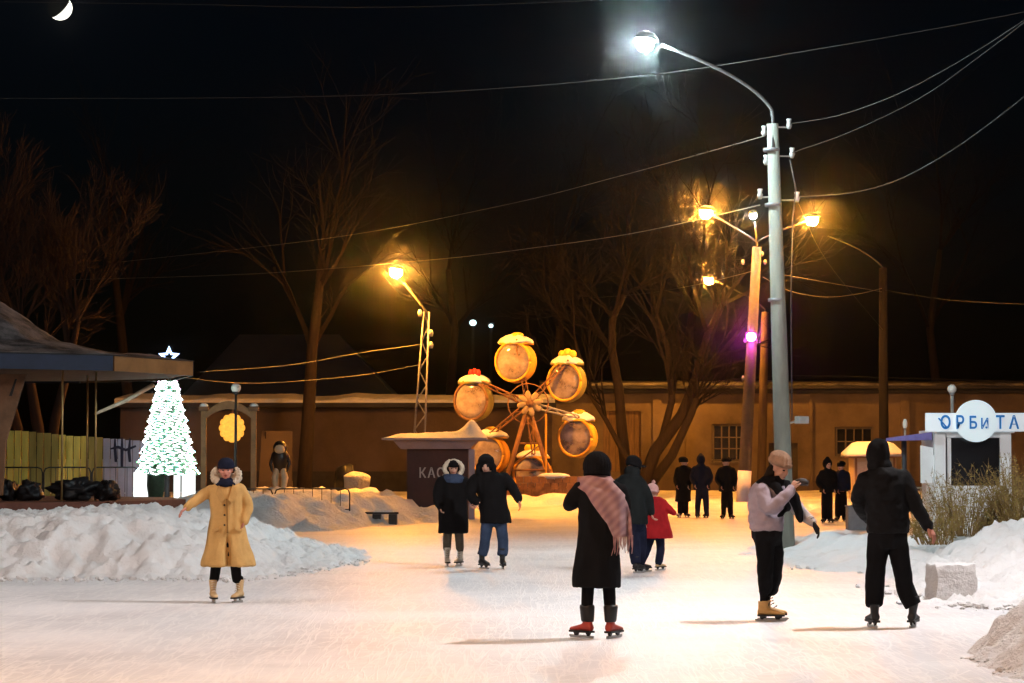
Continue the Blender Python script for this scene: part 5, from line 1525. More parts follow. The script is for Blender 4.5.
def skate(parent, x, y, yaw, m, h=0.2, s=1.0, cuff=None, lace=None, tilt=0.0, blade_mat=None):
    """ice skate standing on the ice at x, y; yaw 0 points away from the viewer"""
    F_ = Vector((-math.sin(yaw), math.cos(yaw), 0)); R_ = Vector((math.cos(yaw), math.sin(yaw), 0)); U = Vector((R_.x * tilt, R_.y * tilt, 1)).normalized()
    o = Vector((x, y, 0))
    P = lambda a, b, c: o + R_ * a * s + F_ * b * s + U * c * s
    z0 = 0.062
    mb = MB()
    sec = [(-0.075, 0.028, 0.045), (-0.06, 0.038, 0.075), (0.0, 0.036, 0.08), (0.06, 0.042, 0.06), (0.12, 0.045, 0.044), (0.17, 0.036, 0.034), (0.19, 0.018, 0.022)]
    mb.loft([[P(w * math.cos(t), b, z0 + hh * 0.5 + hh * 0.5 * math.sin(t)) for t in [2 * PI * k / 14 for k in range(14)]] for b, w, hh in sec])
    mb.loft([[P(w * math.cos(t), b + l * math.sin(t), c) for t in [2 * PI * k / 14 for k in range(14)]] for c, b, w, l in ((z0 + 0.02, -0.02, 0.034, 0.05), (z0 + 0.09, -0.02, 0.036, 0.05), (z0 + 0.14, -0.018, 0.042, 0.052), (z0 + h, -0.012, 0.05, 0.058))])
    b = soft('skate', mb, m, parent, 0.010, 3)
    mb = MB(); mb.loft([[P(a, bb, z0 + c) for a, bb in ((-0.034, -0.075), (0.034, -0.075), (0.044, 0.1), (0.03, 0.185), (-0.03, 0.185), (-0.044, 0.1))] for c in (-0.012, 0.006)]); mb.build('sole', BLKB, b)
    mb = MB()
    mb.add([P(-0.012, -0.055, z0 - 0.008), P(0.012, -0.055, z0 - 0.008), P(0.012, 0.0, z0 - 0.008), P(-0.012, 0.0, z0 - 0.008), P(-0.006, -0.045, 0.02), P(0.006, -0.045, 0.02), P(0.006, -0.02, 0.02), P(-0.006, -0.02, 0.02)],
           [(0, 1, 2, 3), (7, 6, 5, 4), (0, 4, 5, 1), (1, 5, 6, 2), (2, 6, 7, 3), (3, 7, 4, 0)])
    mb.build('blade_post', blade_mat or BLKB, b); mb = MB()
    mb.add([P(-0.012, 0.085, z0 - 0.008), P(0.012, 0.085, z0 - 0.008), P(0.012, 0.15, z0 - 0.008), P(-0.012, 0.15, z0 - 0.008), P(-0.006, 0.1, 0.02), P(0.006, 0.1, 0.02), P(0.006, 0.135, 0.02), P(-0.006, 0.135, 0.02)],
           [(0, 1, 2, 3), (7, 6, 5, 4), (0, 4, 5, 1), (1, 5, 6, 2), (2, 6, 7, 3), (3, 7, 4, 0)])
    mb.build('blade_post', blade_mat or BLKB, b)
    mb = MB(); V = []
    for a in (-0.0025, 0.0025):
        V += [P(a, -0.10, 0.026), P(a, -0.095, 0.003), P(a, 0.19, 0.003), P(a, 0.21, 0.018), P(a, 0.2, 0.028)]
    mb.add(V, [(0, 1, 2, 3, 4), (9, 8, 7, 6, 5)] + [(i, i + 5, (i + 1) % 5 + 5, (i + 1) % 5) for i in range(5)]); mb.build('blade', BLADE, b)
    if cuff:
        mb = MB(); mb.loft([[P(w * math.cos(t), bb + l * math.sin(t), c) for t in [2 * PI * k / 16 for k in range(16)]] for c, bb, w, l in ((z0 + 0.085, -0.022, 0.044, 0.06), (z0 + 0.10, -0.02, 0.05, 0.064), (z0 + h - 0.01, -0.016, 0.062, 0.07), (z0 + h + 0.01, -0.014, 0.058, 0.066))]); mb.build('cuff', cuff, b, True)
    if lace:
        mb = MB()
        for i in range(5):
            c = z0 + 0.075 + i * 0.026; bb = 0.062 - i * 0.006 if i else 0.085
            mb.tube([P(-0.026, bb - 0.004, c - 0.004), P(0, bb + 0.008, c + 0.006), P(0.026, bb - 0.004, c - 0.004)], 0.004, 5)
        mb.build('laces', lace, b)
    return b

def shaft(x, y, yaw, h, s=1.0, up=0.0, tilt=0.0):
    """centre of a skate's shaft at height h above its sole"""
    F_ = Vector((-math.sin(yaw), math.cos(yaw), 0)); R_ = Vector((math.cos(yaw), math.sin(yaw), 0)); U = Vector((R_.x * tilt, R_.y * tilt, 1)).normalized()
    return Vector((x, y, 0)) + F_ * (-0.015 * s) + U * (0.062 + h) * s

def boots(P, legs, spec, hem=False):
    """lead each leg into its skate; spec = (px, dy, yaw, scale, tilt)"""
    out = []
    for l, (px, dy, yaw, sc_, tilt) in zip(legs, spec):
        x, y = P.p(px, 600).x, P.D + dy
        a, b = shaft(x, y, yaw, hem if hem else 0.22, sc_, tilt=tilt), shaft(x, y, yaw, 0.10, sc_, tilt=tilt)
        out.append(l[:-1] + [(a, 0.043 * sc_ if not hem else l[-1][3]), (b, 0.036 * sc_ if not hem else l[-1][3])][:1 if hem else 2])
    return out

class Per:
    """one person placed at depth D; joints are given where the photograph shows them"""
    def __init__(self, D, label, group=None, skin=SKIN):
        self.D, self.label, self.group, self.skin = D, label, group, skin
        self.k = D / FPX
        self.B = MB(); self.extra = MB(); self.paint = None; self.children = []
    def p(self, px, py, dy=0.0):
        return at(px, py, self.D + dy)
    def limb(self, mb, pts, n=12, grow=1.0, rnd=True):
        P = [q[0] if isinstance(q[0], Vector) else self.p(q[0], q[1], q[2]) for q in pts]; R = [q[-1] * grow for q in pts]
        # resample for smooth bends
        out, rr = [], []
        for i in range(len(P) - 1):
            p0, p1, p2_, p3_ = P[max(0, i - 1)], P[i], P[i + 1], P[min(len(P) - 1, i + 2)]
            for s in range(4):
                t = s / 4
                out.append(0.5 * ((2 * p1) + (p2_ - p0) * t + (2 * p0 - 5 * p1 + 4 * p2_ - p3_) * t * t + (3 * p1 - p0 - 3 * p2_ + p3_) * t ** 3)); rr.append(lerp(R[i], R[i + 1], t))
        out.append(P[-1]); rr.append(R[-1])
        mb.tube(out, rr, n, round_end=rnd)
    def rings(self, mb, rows, grow=1.0, yaw=0.0, f=None):
        """rows of px, py, half width px, half depth m, dy"""
        mb.loft([ering(self.p(r[0], r[1], r[4] if len(r) > 4 else 0.0), r[2] * self.k * grow, r[3] * grow, yaw, 60, (lambda t, r=r: f(t, r)) if f else None) for r in rows])
    def body(self, voxel=0.016, mats=None):
        self.root = soft('person', self.B, self.skin, None, voxel, 2, extra=self.extra if self.extra.V else None, paint=self.paint, mats=[self.skin, EYE, LIP])
        self.root['label'] = self.label; self.root['category'] = 'person'
        if self.group:
            self.root['group'] = self.group
        return self.root

def base_body(P, head, fwd, up, hs, torso, arms, legs, neck_r=0.05, grow=0.8):
    """skin-side figure under the clothes"""
    c = P.p(*head)
    P.paint = head_geo(P.B, c, fwd, up, hs)
    P.rings(P.B, torso, grow)
    t0 = torso[0]
    sh = P.p(t0[0], t0[1], t0[4] if len(t0) > 4 else 0.0)
    r, f, u = frame_of(fwd, up)
    P.B.tube([c - f * 0.02 * hs - u * 0.05 * hs, c.lerp(sh, 0.75) - f * 0.01, sh - Vector((0, 0, 0.06))], [neck_r * hs * 0.95, neck_r * hs, neck_r * hs * 1.3], 12)
    for a in arms:
        P.limb(P.B, a, 10, 0.62)
    for l in legs:
        P.limb(P.B, [q if i < len(l) - 2 else (*q[:-1], min(q[-1], 0.07 if i == len(l) - 2 else 0.036)) for i, q in enumerate(l)], 10, 0.82)
    return c

def patch(P, name, pts, rows, m, parent, off=0.02, th=0.012, back=False):
    """a flat sewn piece lying on the front (or back) of a garment given by its rings"""
    def dy(px, py):
        for r0, r1 in zip(rows[:-1], rows[1:]):
            if r0[1] <= py <= r1[1]:
                t = (py - r0[1]) / (r1[1] - r0[1]); cx_, hw, hd = (lerp(r0[i], r1[i], t) for i in (0, 2, 3))
                q = min(0.98, abs(px - cx_) / hw)
                return hd * math.sqrt(1 - q * q)
        return rows[0][3]
    sg = 1 if back else -1
    sg = -1
    A_ = [P.p(x, y, sg * (dy(x, y) + off + th)) for x, y in pts]; B2 = [P.p(x, y, sg * (dy(x, y) + off - 0.02)) for x, y in pts]
    n = len(pts)
    mb = MB(); mb.add(A_ + B2, [tuple(range(n)), tuple(range(2 * n - 1, n - 1, -1))] + [(i, i + n, (i + 1) % n + n, (i + 1) % n) for i in range(n)])
    return mb.build(name, m, parent)

# ---- A: woman in beige coat
D = gd(602)
A = Per(D, 'skater in a long beige coat and navy beanie with one arm stretched out', skin=SKIN_R)
tor = [(226, 485, 12, 0.085), (226, 489, 16, 0.11), (226, 500, 16, 0.125), (226, 518, 15, 0.12), (226, 535, 17, 0.14), (226, 546, 17, 0.14)]
armL = [(211, 490, 0, 0.066), (198, 499, -0.05, 0.054), (187, 507, -0.12, 0.045)]
armR = [(240, 490, 0, 0.066), (248, 505, 0.03, 0.057), (244, 521, -0.06, 0.048)]
legs = [[(219, 540, 0, 0.09), (216, 566, -0.02, 0.062), (214, 580, 0.02, 0.055), (213.5, 595, 0.0, 0.045)], [(232, 540, 0, 0.09), (235.5, 566, -0.02, 0.062), (237, 580, 0.02, 0.055), (238.5, 594, 0, 0.045)]]
bspec = [(213.3, -0.02, PI + 0.25, 1.0, 0.0), (239, 0.03, PI - 0.3, 1.0, 0.0)]
legs = boots(A, legs, bspec)
c = base_body(A, (226, 470, -0.03), (0.05, -1, -0.1), (0, 0, 1), 1.0, tor, [armL, armR], legs)
w = A.p(186, 508, -0.13)
hand_geo(A.extra, w, A.p(180, 513, -0.2) - w, (0.2, -0.4, -1), 0.95, 0.35, -1)
w2 = A.p(244, 521, -0.07)
hand_geo(A.extra, w2, Vector((-0.35, -0.1, -1)), (-1, -0.3, 0.2), 0.9, 0.6, 1)
r_ = A.body(0.0125)
mb = MB()
def slit(t, r):
    if r[1] > 533:
        d = (t - 1.5 * PI + PI) % (2 * PI) - PI - 0.12
        return 1 - 0.75 * math.exp(-(d / (0.05 + 0.11 * (r[1] - 533) / 33)) ** 2) * min(1, (r[1] - 533) / 10)
    return 1.0 + 0.02 * math.sin(7 * t)
A.rings(mb, [(226, 482, 10, 0.09), (226, 486, 15, 0.115), (226, 492, 17.5, 0.13), (226, 505, 16.5, 0.14), (226.5, 516, 15.5, 0.135), (227, 530, 18.5, 0.165), (227.5, 546, 22.5, 0.21), (228, 557, 25.5, 0.24), (228.5, 566, 27.5, 0.265)], f=slit)
A.limb(mb, armL, 14, 1.05); A.limb(mb, armR, 14, 1.05)
coat = soft('coat', mb, CAMEL, r_, 0.013, 2, 0.016, 8, (1, 1, 0.3))
rowsA = [(226, 482, 10, 0.09), (226, 486, 15, 0.115), (226, 492, 17.5, 0.13), (226, 505, 16.5, 0.14), (226.5, 516, 15.5, 0.135), (227, 530, 18.5, 0.165), (227.5, 546, 22.5, 0.21), (228, 557, 25.5, 0.24), (228.5, 566, 27.5, 0.265)]
CAMEL2 = cloth('camel_wool_lapel', (0.54, 0.325, 0.12), 0.12)
patch(A, 'lapel', [(219, 484), (225.5, 499), (221, 503), (215.5, 494), (217, 489)], rowsA, CAMEL2, coat)
patch(A, 'lapel', [(233, 484), (228, 500), (232.5, 503), (237.5, 494), (235.5, 489)], rowsA, CAMEL2, coat)
patch(A, 'pocket_flap', [(212, 529), (219, 527), (219, 530), (212, 532)], rowsA, CAMEL2, coat)
patch(A, 'pocket_flap', [(235, 527), (242, 529), (242, 532), (235, 530)], rowsA, CAMEL2, coat)
patch(A, 'placket', [(226.2, 499), (227.4, 499), (228.4, 533), (226.6, 533)], rowsA, cloth('coat_seam', (0.30, 0.16, 0.05)), coat, 0.014)
for py in (505, 515, 525):
    b = MB(); q = A.p(224.5, py, -0.165 if py < 520 else -0.18); b.ell(q, (0.012, 0.006, 0.012), 10, 6); b.build('button', BLKB, coat, True)
mb = MB(); A.rings(mb, [(226, 478, 8, 0.09), (226, 481, 11, 0.12, -0.01), (226, 485, 12, 0.135, -0.015), (226, 487, 7, 0.1, -0.02)]); soft('scarf', mb, NAVY, r_, 0.012, 2, 0.008, 14)
mb = MB(); q = c + Vector((0, 0.005, -0.035)); R0 = []
pts = [q + Vector((math.cos(t) * 0.135, -0.02 + 0.03 * math.cos(2 * t), math.sin(t) * 0.095 - (0.03 if math.sin(t) < 0 else 0))) for t in [PI * (0.88 + 1.24 * i / 14) for i in range(15)]]
mb.tube(pts, [0.03, 0.04, 0.043] + [0.043] * 9 + [0.043, 0.04, 0.03], 12, round_end=True)
pb = [q + Vector((math.cos(t) * 0.115, 0.07 + 0.05 * math.sin(t), -0.06)) for t in [PI * i / 8 for i in range(9)]]
mb.tube(pb, 0.055, 12, round_end=True)
soft('fur_collar', mb, FUR, r_, 0.012, 1, 0.02, 26, (1, 1, 1), fine=0.012)
beanie('beanie', c, (0.05, -1, -0.1), (0, 0, 1), NAVY, r_, 1.08, 0.13, 0.028)
mb = MB(); 
for l in legs: A.limb(mb, l, 12, 1.0)
A.rings(mb, [(226, 536, 13, 0.11), (226, 548, 15, 0.13), (226, 556, 14, 0.13)])
soft('tights', mb, BLACKT, r_, 0.014, 2)
skate(r_, A.p(213.3, 600).x, D - 0.02, PI + 0.25, TANB, 0.2, 1.0, lace=WHITEB, blade_mat=WHITEB)
skate(r_, A.p(239, 600).x, D + 0.03, PI - 0.3, TANB, 0.2, 1.0, lace=WHITEB, blade_mat=WHITEB)

# ---- B: girl with fur trimmed hood
D = gd(565.5)
B_ = Per(D, 'girl in a dark knee length coat with fur trimmed hood and white skates', 'skating couple by the kiosk')
tor = [(453, 477, 10, 0.09), (453, 481, 13, 0.12), (453, 495, 12, 0.13), (453, 508, 12.5, 0.14), (453, 518, 12.5, 0.14)]
aL = [(441, 482, 0, 0.078), (437, 496, -0.02, 0.066), (440, 507, -0.1, 0.055)]
aR = [(465, 482, 0, 0.078), (470, 494, -0.05, 0.064), (475, 503, -0.12, 0.052)]
lg = [[(449, 515, 0, 0.09), (447.5, 534, -0.02, 0.07), (447, 549, 0.02, 0.062), (447.5, 558, 0, 0.05)], [(457, 515, 0, 0.09), (459, 534, -0.02, 0.07), (460, 549, 0.02, 0.062), (459.5, 558, 0, 0.05)]]
bspec = [(447.3, -0.02, PI + 0.1, 1.0, 0.0), (460, 0.03, PI - 0.35, 1.0, 0.0)]
lg = boots(B_, lg, bspec)
c = base_body(B_, (453.5, 468, -0.03), (0.05, -1, -0.15), (0, 0, 1), 1.0, tor, [aL, aR], lg)
w = B_.p(475, 503, -0.12); hand_geo(B_.extra, w, Vector((0.8, -0.1, -0.5)), (-0.4, -0.5, -0.6), 0.9, 0.8, 1)
w = B_.p(440, 507, -0.1); hand_geo(B_.extra, w, Vector((0.3, -0.3, -1)), (1, 0, 0.2), 0.9, 0.6, -1)
r_ = B_.body(0.016)
mb = MB(); B_.rings(mb, [(453, 474, 8, 0.1), (453, 478, 13, 0.13), (453, 486, 14, 0.15), (453, 500, 13.5, 0.16), (453, 515, 14.5, 0.18), (453, 528, 15, 0.2), (453, 533, 15, 0.2)])
B_.limb(mb, aL, 14, 1.05); B_.limb(mb, aR, 14, 1.05); soft('coat', mb, BLACKC, r_, 0.016, 2, 0.018, 7)
mb = MB(); tt = [PI * (0.75 + 1.5 * i / 14) for i in range(15)]
tt = [PI * (-0.25 + 1.5 * i / 16) for i in range(17)]
mb.tube([c + Vector((math.cos(t) * 0.135, -0.03, math.sin(t) * 0.115 - 0.01)) for t in tt], 0.034, 10, round_end=True); soft('fur_trim', mb, FUR, r_, 0.012, 1, 0.012, 26, (1, 1, 1), fine=0.01)
mb = MB(); mb.ell(c + Vector((0, 0.07, 0.0)), (0.135, 0.11, 0.135), 18, 12); soft('hood', mb, BLACKC, r_, 0.014, 2, 0.006, 14)
beanie('beanie', c, (0.05, -1, -0.15), (0, 0, 1), BLACKC, r_, 1.06, 0.13, 0.03)
mb = MB(); B_.rings(mb, [(453, 474, 9, 0.11, -0.02), (453.5, 478, 10.5, 0.13, -0.04), (454, 483, 9, 0.12, -0.05)]); soft('scarf', mb, DENIM, r_, 0.014, 2, 0.01, 14)
mb = MB()
for l in lg: B_.limb(mb, l, 12, 1.0)
soft('tights', mb, GREYT, r_, 0.015, 2)
skate(r_, B_.p(447.3, 560).x, D - 0.02, PI + 0.1, WHITEB, 0.22, 1.0, lace=GREYT, blade_mat=WHITEB)
skate(r_, B_.p(460, 560).x, D + 0.03, PI - 0.35, WHITEB, 0.22, 1.0, lace=GREYT, blade_mat=WHITEB)

# ---- C: man holding her hand
D = gd(568.5)
Cm = Per(D, 'man in a hooded black coat and blue jeans holding a girl by the hand', 'skating couple by the kiosk')
tor = [(489, 474, 11, 0.1), (490, 478, 16, 0.13), (492, 492, 14, 0.14), (494, 505, 13, 0.14), (495, 518, 13, 0.15)]
aL = [(475, 480, 0, 0.082), (470, 493, -0.05, 0.068), (477, 502, -0.15, 0.056)]
aR = [(504.5, 478, 0, 0.082), (513, 489, -0.08, 0.07), (518, 499, -0.18, 0.056)]
lg = [[(489, 515, 0, 0.1), (486, 532, -0.05, 0.085), (484.5, 546, 0.02, 0.078), (483.5, 556, 0, 0.078)], [(499, 515, 0, 0.1), (502, 532, -0.05, 0.085), (503, 546, 0.02, 0.078), (502.5, 556, 0, 0.078)]]
bspec = [(482.5, 0.02, PI + 0.45, 1.1, 0.0), (502.5, -0.02, PI + 0.1, 1.1, 0.0)]
lg = boots(Cm, lg, bspec, 0.12)
c = base_body(Cm, (486, 465, -0.06), (-0.1, -1, -0.35), (0, 0, 1), 1.03, tor, [aL, aR], lg)
w = Cm.p(478, 503, -0.16); hand_geo(Cm.extra, w, Vector((-0.5, 0.1, -0.6)), (-0.5, -0.5, 0.4), 1.0, 0.9, 1)
w = Cm.p(518.5, 500, -0.19); hand_geo(Cm.extra, w, Vector((0.35, -0.2, -1)), (-1, -0.2, -0.2), 1.05, 0.45, 1)
r_ = Cm.body(0.016)
mb = MB(); Cm.rings(mb, [(488, 472, 9, 0.11), (489.5, 476, 15.5, 0.145), (490.5, 484, 16, 0.16), (492.5, 498, 14, 0.16), (495, 512, 15, 0.18), (496, 523, 15.5, 0.2)])
Cm.limb(mb, aL, 14, 1.06); Cm.limb(mb, aR, 14, 1.06); soft('coat', mb, BLACKC, r_, 0.016, 2, 0.020, 7)
mb = MB(); mb.ell(c + Vector((0.0, 0.035, 0.035)), (0.125, 0.13, 0.135), 18, 12); mb.ell(c + Vector((0.0, -0.04, 0.085)), (0.11, 0.1, 0.055), 16, 9)
mb.tube([c + Vector((-0.11, -0.0, -0.02)), c + Vector((-0.12, 0.0, -0.12)), c + Vector((0, 0.02, -0.17)), c + Vector((0.12, 0.0, -0.12)), c + Vector((0.11, 0.0, -0.02))], 0.045, 10, round_end=True); soft('hood', mb, BLACKC, r_, 0.014, 2, 0.008, 14)
mb = MB()
for l in lg: Cm.limb(mb, l, 12, 1.0, False)
Cm.rings(mb, [(494, 512, 12, 0.13), (494, 520, 13, 0.14), (494, 526, 8, 0.1)])
soft('jeans', mb, DENIM, r_, 0.016, 2, 0.01, 11)
skate(r_, Cm.p(482.5, 565).x, D + 0.02, PI + 0.45, BLKB, 0.22, 1.1); skate(r_, Cm.p(502.5, 565).x, D - 0.02, PI + 0.1, BLKB, 0.22, 1.1)

# ---- D: woman in the middle, seen from behind
D = gd(637.5)
Dw = Per(D, 'woman seen from behind in a black coat, pink shawl and red skates')
tor = [(599, 481, 14, 0.10), (600, 486, 21, 0.13), (600, 505, 20, 0.14), (598, 525, 17, 0.13), (597, 545, 20, 0.16), (597, 560, 20, 0.16)]
aL = [(580, 490, 0.0, 0.068), (570, 505, 0.05, 0.058), (584, 492, 0.3, 0.047), (588, 484, 0.36, 0.042)]
aR = [(619, 491, 0.0, 0.068), (625, 510, 0.1, 0.058), (612, 494, 0.32, 0.047), (606, 486, 0.36, 0.042)]
lg = [[(590, 555, 0, 0.09), (588, 588, -0.02, 0.06), (587, 606, 0.0, 0.055), (586, 622, 0.0, 0.042)], [(606, 555, 0, 0.09), (609, 588, -0.02, 0.06), (610, 606, 0.0, 0.055), (611, 622, 0.0, 0.042)]]
bspec = [(586, 0.02, 0.75, 1.05, 0.0), (611.5, -0.02, -0.5, 1.05, 0.0)]
lg = boots(Dw, lg, bspec)
c = base_body(Dw, (597, 469, 0.05), (0.0, 1, -0.12), (0, 0, 1), 1.02, tor, [aL, aR], lg)
for (qx, qy, ts) in ((588, 483, 1), (606, 485, -1)):
    w = Dw.p(qx, qy, 0.37); hand_geo(Dw.extra, w, Vector((0.25 * ts, 0.2, 1)), (0, -1, 0.2), 0.9, 0.7, ts)
r_ = Dw.body(0.0125)
mb = MB()
def vent(t, r):
    return 1.0 + 0.015 * math.sin(9 * t + r[1] * 0.05)
Dw.rings(mb, [(599, 478, 10, 0.1, 0.02), (600, 483, 19, 0.13), (600.5, 490, 23, 0.15), (600, 505, 21.5, 0.16), (598.5, 522, 19.5, 0.155), (598, 535, 20.5, 0.17), (597.5, 555, 22, 0.19), (597, 575, 23.3, 0.205), (596.5, 587, 23.8, 0.21)], f=vent)
Dw.limb(mb, aL, 14, 1.08); Dw.limb(mb, aR, 14, 1.08); soft('coat', mb, BLACKC, r_, 0.0125, 2, 0.018, 7)
# shawl: sheet wrapped over the back from the left neck to the hanging fringe
def shawl_pt(u, v):
    # u along from the left neck over the back to the hanging end, v across
    ctr = [(577, 482), (588, 484), (601, 491), (612, 504), (619, 520), (623, 537)]
    wid = [5, 9, 15, 16, 12.5, 9.5]
    nrm = [(0.1, -1), (0.3, -1), (0.65, -0.75), (0.8, -0.6), (1, -0.3), (1, -0.1)]
    x = u * (len(ctr) - 1); i = min(int(x), len(ctr) - 2); t = x - i
    cc_ = [lerp(a, b, t) for a, b in zip(ctr[i], ctr[i + 1])]
    ww = lerp(wid[i], wid[i + 1], t); nn_ = [lerp(a, b, t) for a, b in zip(nrm[i], nrm[i + 1])]
    l_ = math.hypot(*nn_)
    px, py = cc_[0] + nn_[0] / l_ * ww * v, cc_[1] + nn_[1] / l_ * ww * v
    # lie on the round of the back
    hw = lerp(17, 26, (py - 478) / 14.0); hd = lerp(0.11, 0.185, (py - 476) / 16.0)
    q = min(1.0, abs(px - 600) / hw)
    return px, py, -hd * math.sqrt(max(0.0, 1 - q * q)) - 0.022 - 0.010 * math.sin(v * 5 + u * 9)
mb = MB(); nu, nv = 26, 14
rg = []
for side in (0, 1):
    for i in range(nu):
        for j in range(nv):
            px, py, dy = shawl_pt(i / (nu - 1), -1 + 2 * j / (nv - 1)); mb.V.append(Dw.p(px, py, dy + 0.014 * side))
N0 = nu * nv
for i in range(nu - 1):
    for j in range(nv - 1):
        a, b, c2, d2 = i * nv + j, (i + 1) * nv + j, (i + 1) * nv + j + 1, i * nv + j + 1
        mb.F += [(a, b, c2, d2), (d2 + N0, c2 + N0, b + N0, a + N0)]
bd = [i * nv for i in range(nu)] + [(nu - 1) * nv + j for j in range(1, nv)] + [i * nv + nv - 1 for i in range(nu - 2, -1, -1)] + [j for j in range(nv - 2, 0, -1)]
for q, a in enumerate(bd):
    b = bd[(q + 1) % len(bd)]; mb.F.append((b, a, a + N0, b + N0))
TART = bpy.data.materials.new('tartan_shawl'); TART.use_nodes = True
nt = TART.node_tree; bs = nt.nodes['Principled BSDF']; bs.inputs['Roughness'].default_value = 0.95; bs.inputs['Specular IOR Level'].default_value = 0.1
tc = nt.nodes.new('ShaderNodeTexCoord'); mp = nt.nodes.new('ShaderNodeMapping'); mp.inputs['Rotation'].default_value = (0, math.radians(42), 0); nt.links.new(tc.outputs['Object'], mp.inputs[0])
wv = nt.nodes.new('ShaderNodeTexWave'); wv.inputs['Scale'].default_value = 2.0; wv.inputs['Distortion'].default_value = 3; nt.links.new(mp.outputs[0], wv.inputs[0])
wv2 = nt.nodes.new('ShaderNodeTexWave'); wv2.bands_direction = 'Z'; wv2.inputs['Scale'].default_value = 5.0; wv2.inputs['Distortion'].default_value = 3; nt.links.new(mp.outputs[0], wv2.inputs[0])
ad = nt.nodes.new('ShaderNodeMath'); ad.operation = 'MULTIPLY_ADD'; ad.inputs[1].default_value = 0.5; nt.links.new(wv.outputs['Fac'], ad.inputs[0])
hf = nt.nodes.new('ShaderNodeMath'); hf.operation = 'MULTIPLY'; hf.inputs[1].default_value = 0.5; nt.links.new(wv2.outputs['Fac'], hf.inputs[0]); nt.links.new(hf.outputs[0], ad.inputs[2])
cr = nt.nodes.new('ShaderNodeValToRGB'); e = cr.color_ramp.elements; e[0].color = (0.27, 0.15, 0.17, 1); e[1].color = (0.48, 0.30, 0.29, 1)
mdl = cr.color_ramp.elements.new(0.5); mdl.color = (0.37, 0.21, 0.21, 1)
nt.links.new(ad.outputs[0], cr.inputs[0]); nt.links.new(cr.outputs[0], bs.inputs['Base Color'])
sh = mb.build('shawl', TART, r_, True)
fr = MB()
rn = random.Random(2)
for j in range(15):
    px, py, dy = shawl_pt(1.0, -1 + 2 * j / 14)
    L_ = rn.uniform(10, 18)
    fr.tube([Dw.p(px, py - 1, dy), Dw.p(px + rn.uniform(-1, 0.6), py + L_ * 0.5, dy + rn.uniform(-.01, .01)), Dw.p(px + rn.uniform(-2.4, 1), py + L_, dy + rn.uniform(-.02, .02))], [0.006, 0.005, 0.003], 5)
fo = fr.build('fringe', TART, sh); fo['kind'] = 'stuff'
mb = MB(); Dw.rings(mb, [(598, 474, 10, 0.1, 0.04), (598.5, 478, 14, 0.125, 0.02), (599, 483, 17, 0.145, 0.0), (600, 487, 14, 0.14, 0.0)]); soft('shawl_collar', mb, TART, r_, 0.012, 2, 0.010, 12)
beanie('beanie', c, (0, 1, -0.12), (0, 0, 1), BLACKC, r_, 1.42, 0.112, -0.045, loose=1.1)
mb = MB(); q = c - Vector((0, 0.07, 0.06)); mb.ell(q, (0.085, 0.05, 0.07), 14, 9); soft('hair', mb, BLACKC, r_, 0.012, 1, 0.006, 30)
mb = MB()
for l in lg: Dw.limb(mb, l, 12, 1.0)
soft('tights', mb, BLACKT, r_, 0.0125, 2)
skate(r_, Dw.p(586, 636).x, D + 0.02, 0.75, REDB_, 0.22, 1.05, cuff=BLKB); skate(r_, Dw.p(611.5, 636).x, D - 0.02, -0.5, REDB_, 0.22, 1.05, cuff=BLKB)
ph = MB(); ph.box(Dw.p(597, 478, 0.46), (0.075, 0.012, 0.15)); ph = ph.build('phone', PHONE, None); bv = ph.modifiers.new('bevel', 'BEVEL'); bv.width = 0.005
tag(ph, 'dark phone held up before the face of the woman with the pink shawl', 'phone')

# ---- E: adult leading the child
D = gd(572.5)
E = Per(D, 'dark clothed adult in a peaked cap bending over a child in red', 'adult and child skating together')
tor = [(630, 478, 11, 0.1), (629, 483, 15, 0.14), (629, 497, 14.5, 0.15), (631, 510, 13, 0.14), (633, 522, 12.5, 0.14)]
aL = [(619, 484, 0, 0.08), (617, 498, -0.05, 0.068), (622, 512, -0.1, 0.055)]
aR = [(641, 484, 0, 0.082), (648, 498, 0.0, 0.07), (651, 512, 0.06, 0.055)]
lg = [[(630, 518, 0, 0.1), (633, 537, 0.0, 0.088), (635, 553, 0.02, 0.08), (636, 563, 0, 0.07)], [(638, 518, 0.05, 0.1), (641, 537, 0.1, 0.085), (641, 552, 0.15, 0.075), (640, 560, 0.2, 0.07)]]
bspec = [(637, 0.0, -0.6, 1.05, 0.0), (641.5, 0.25, -0.9, 1.05, 0.0)]
lg = boots(E, lg, bspec, 0.06)
c = base_body(E, (634, 466, 0.03), (0.7, 0.6, -0.35), (0, 0, 1), 1.0, tor, [aL, aR], lg)
for q, dd in (((622, 513, -0.1), (0.3, -0.2, -1)), ((651, 513, 0.06), (0.4, 0.2, -1))):
    hand_geo(E.extra, E.p(*q), dd, (1, 0, 0), 0.95, 0.6, 1)
r_ = E.body(0.016)
mb = MB(); E.rings(mb, [(631, 475, 9, 0.11), (630, 480, 14.5, 0.145), (629, 488, 16, 0.165), (630, 502, 15.5, 0.17), (632, 516, 15, 0.17), (633, 524, 14.5, 0.165)]); E.limb(mb, aL, 14, 1.08); E.limb(mb, aR, 14, 1.08)
mb.ell(c + Vector((-0.03, -0.02, -0.08)), (0.12, 0.12, 0.10), 16, 9); soft('jacket', mb, CHAR, r_, 0.016, 3, 0.014, 8)
cp = beanie('cap', c, (0.7, 0.6, -0.35), (0, 0, 1), BLACKC, r_, 1.22, 0.118, -0.01, ribs=0, roll=False)
r3, f3, u3 = frame_of((0.7, 0.6, -0.2)); mb = MB(); mb.ell(c + f3 * 0.14 + u3 * 0.03, (0.075, 0.085, 0.012), 16, 6, Matrix((r3, f3, u3)).transposed()); mb.build('visor', BLACKC, cp, True)
mb = MB()
for l in lg: E.limb(mb, l, 12, 1.0, False)
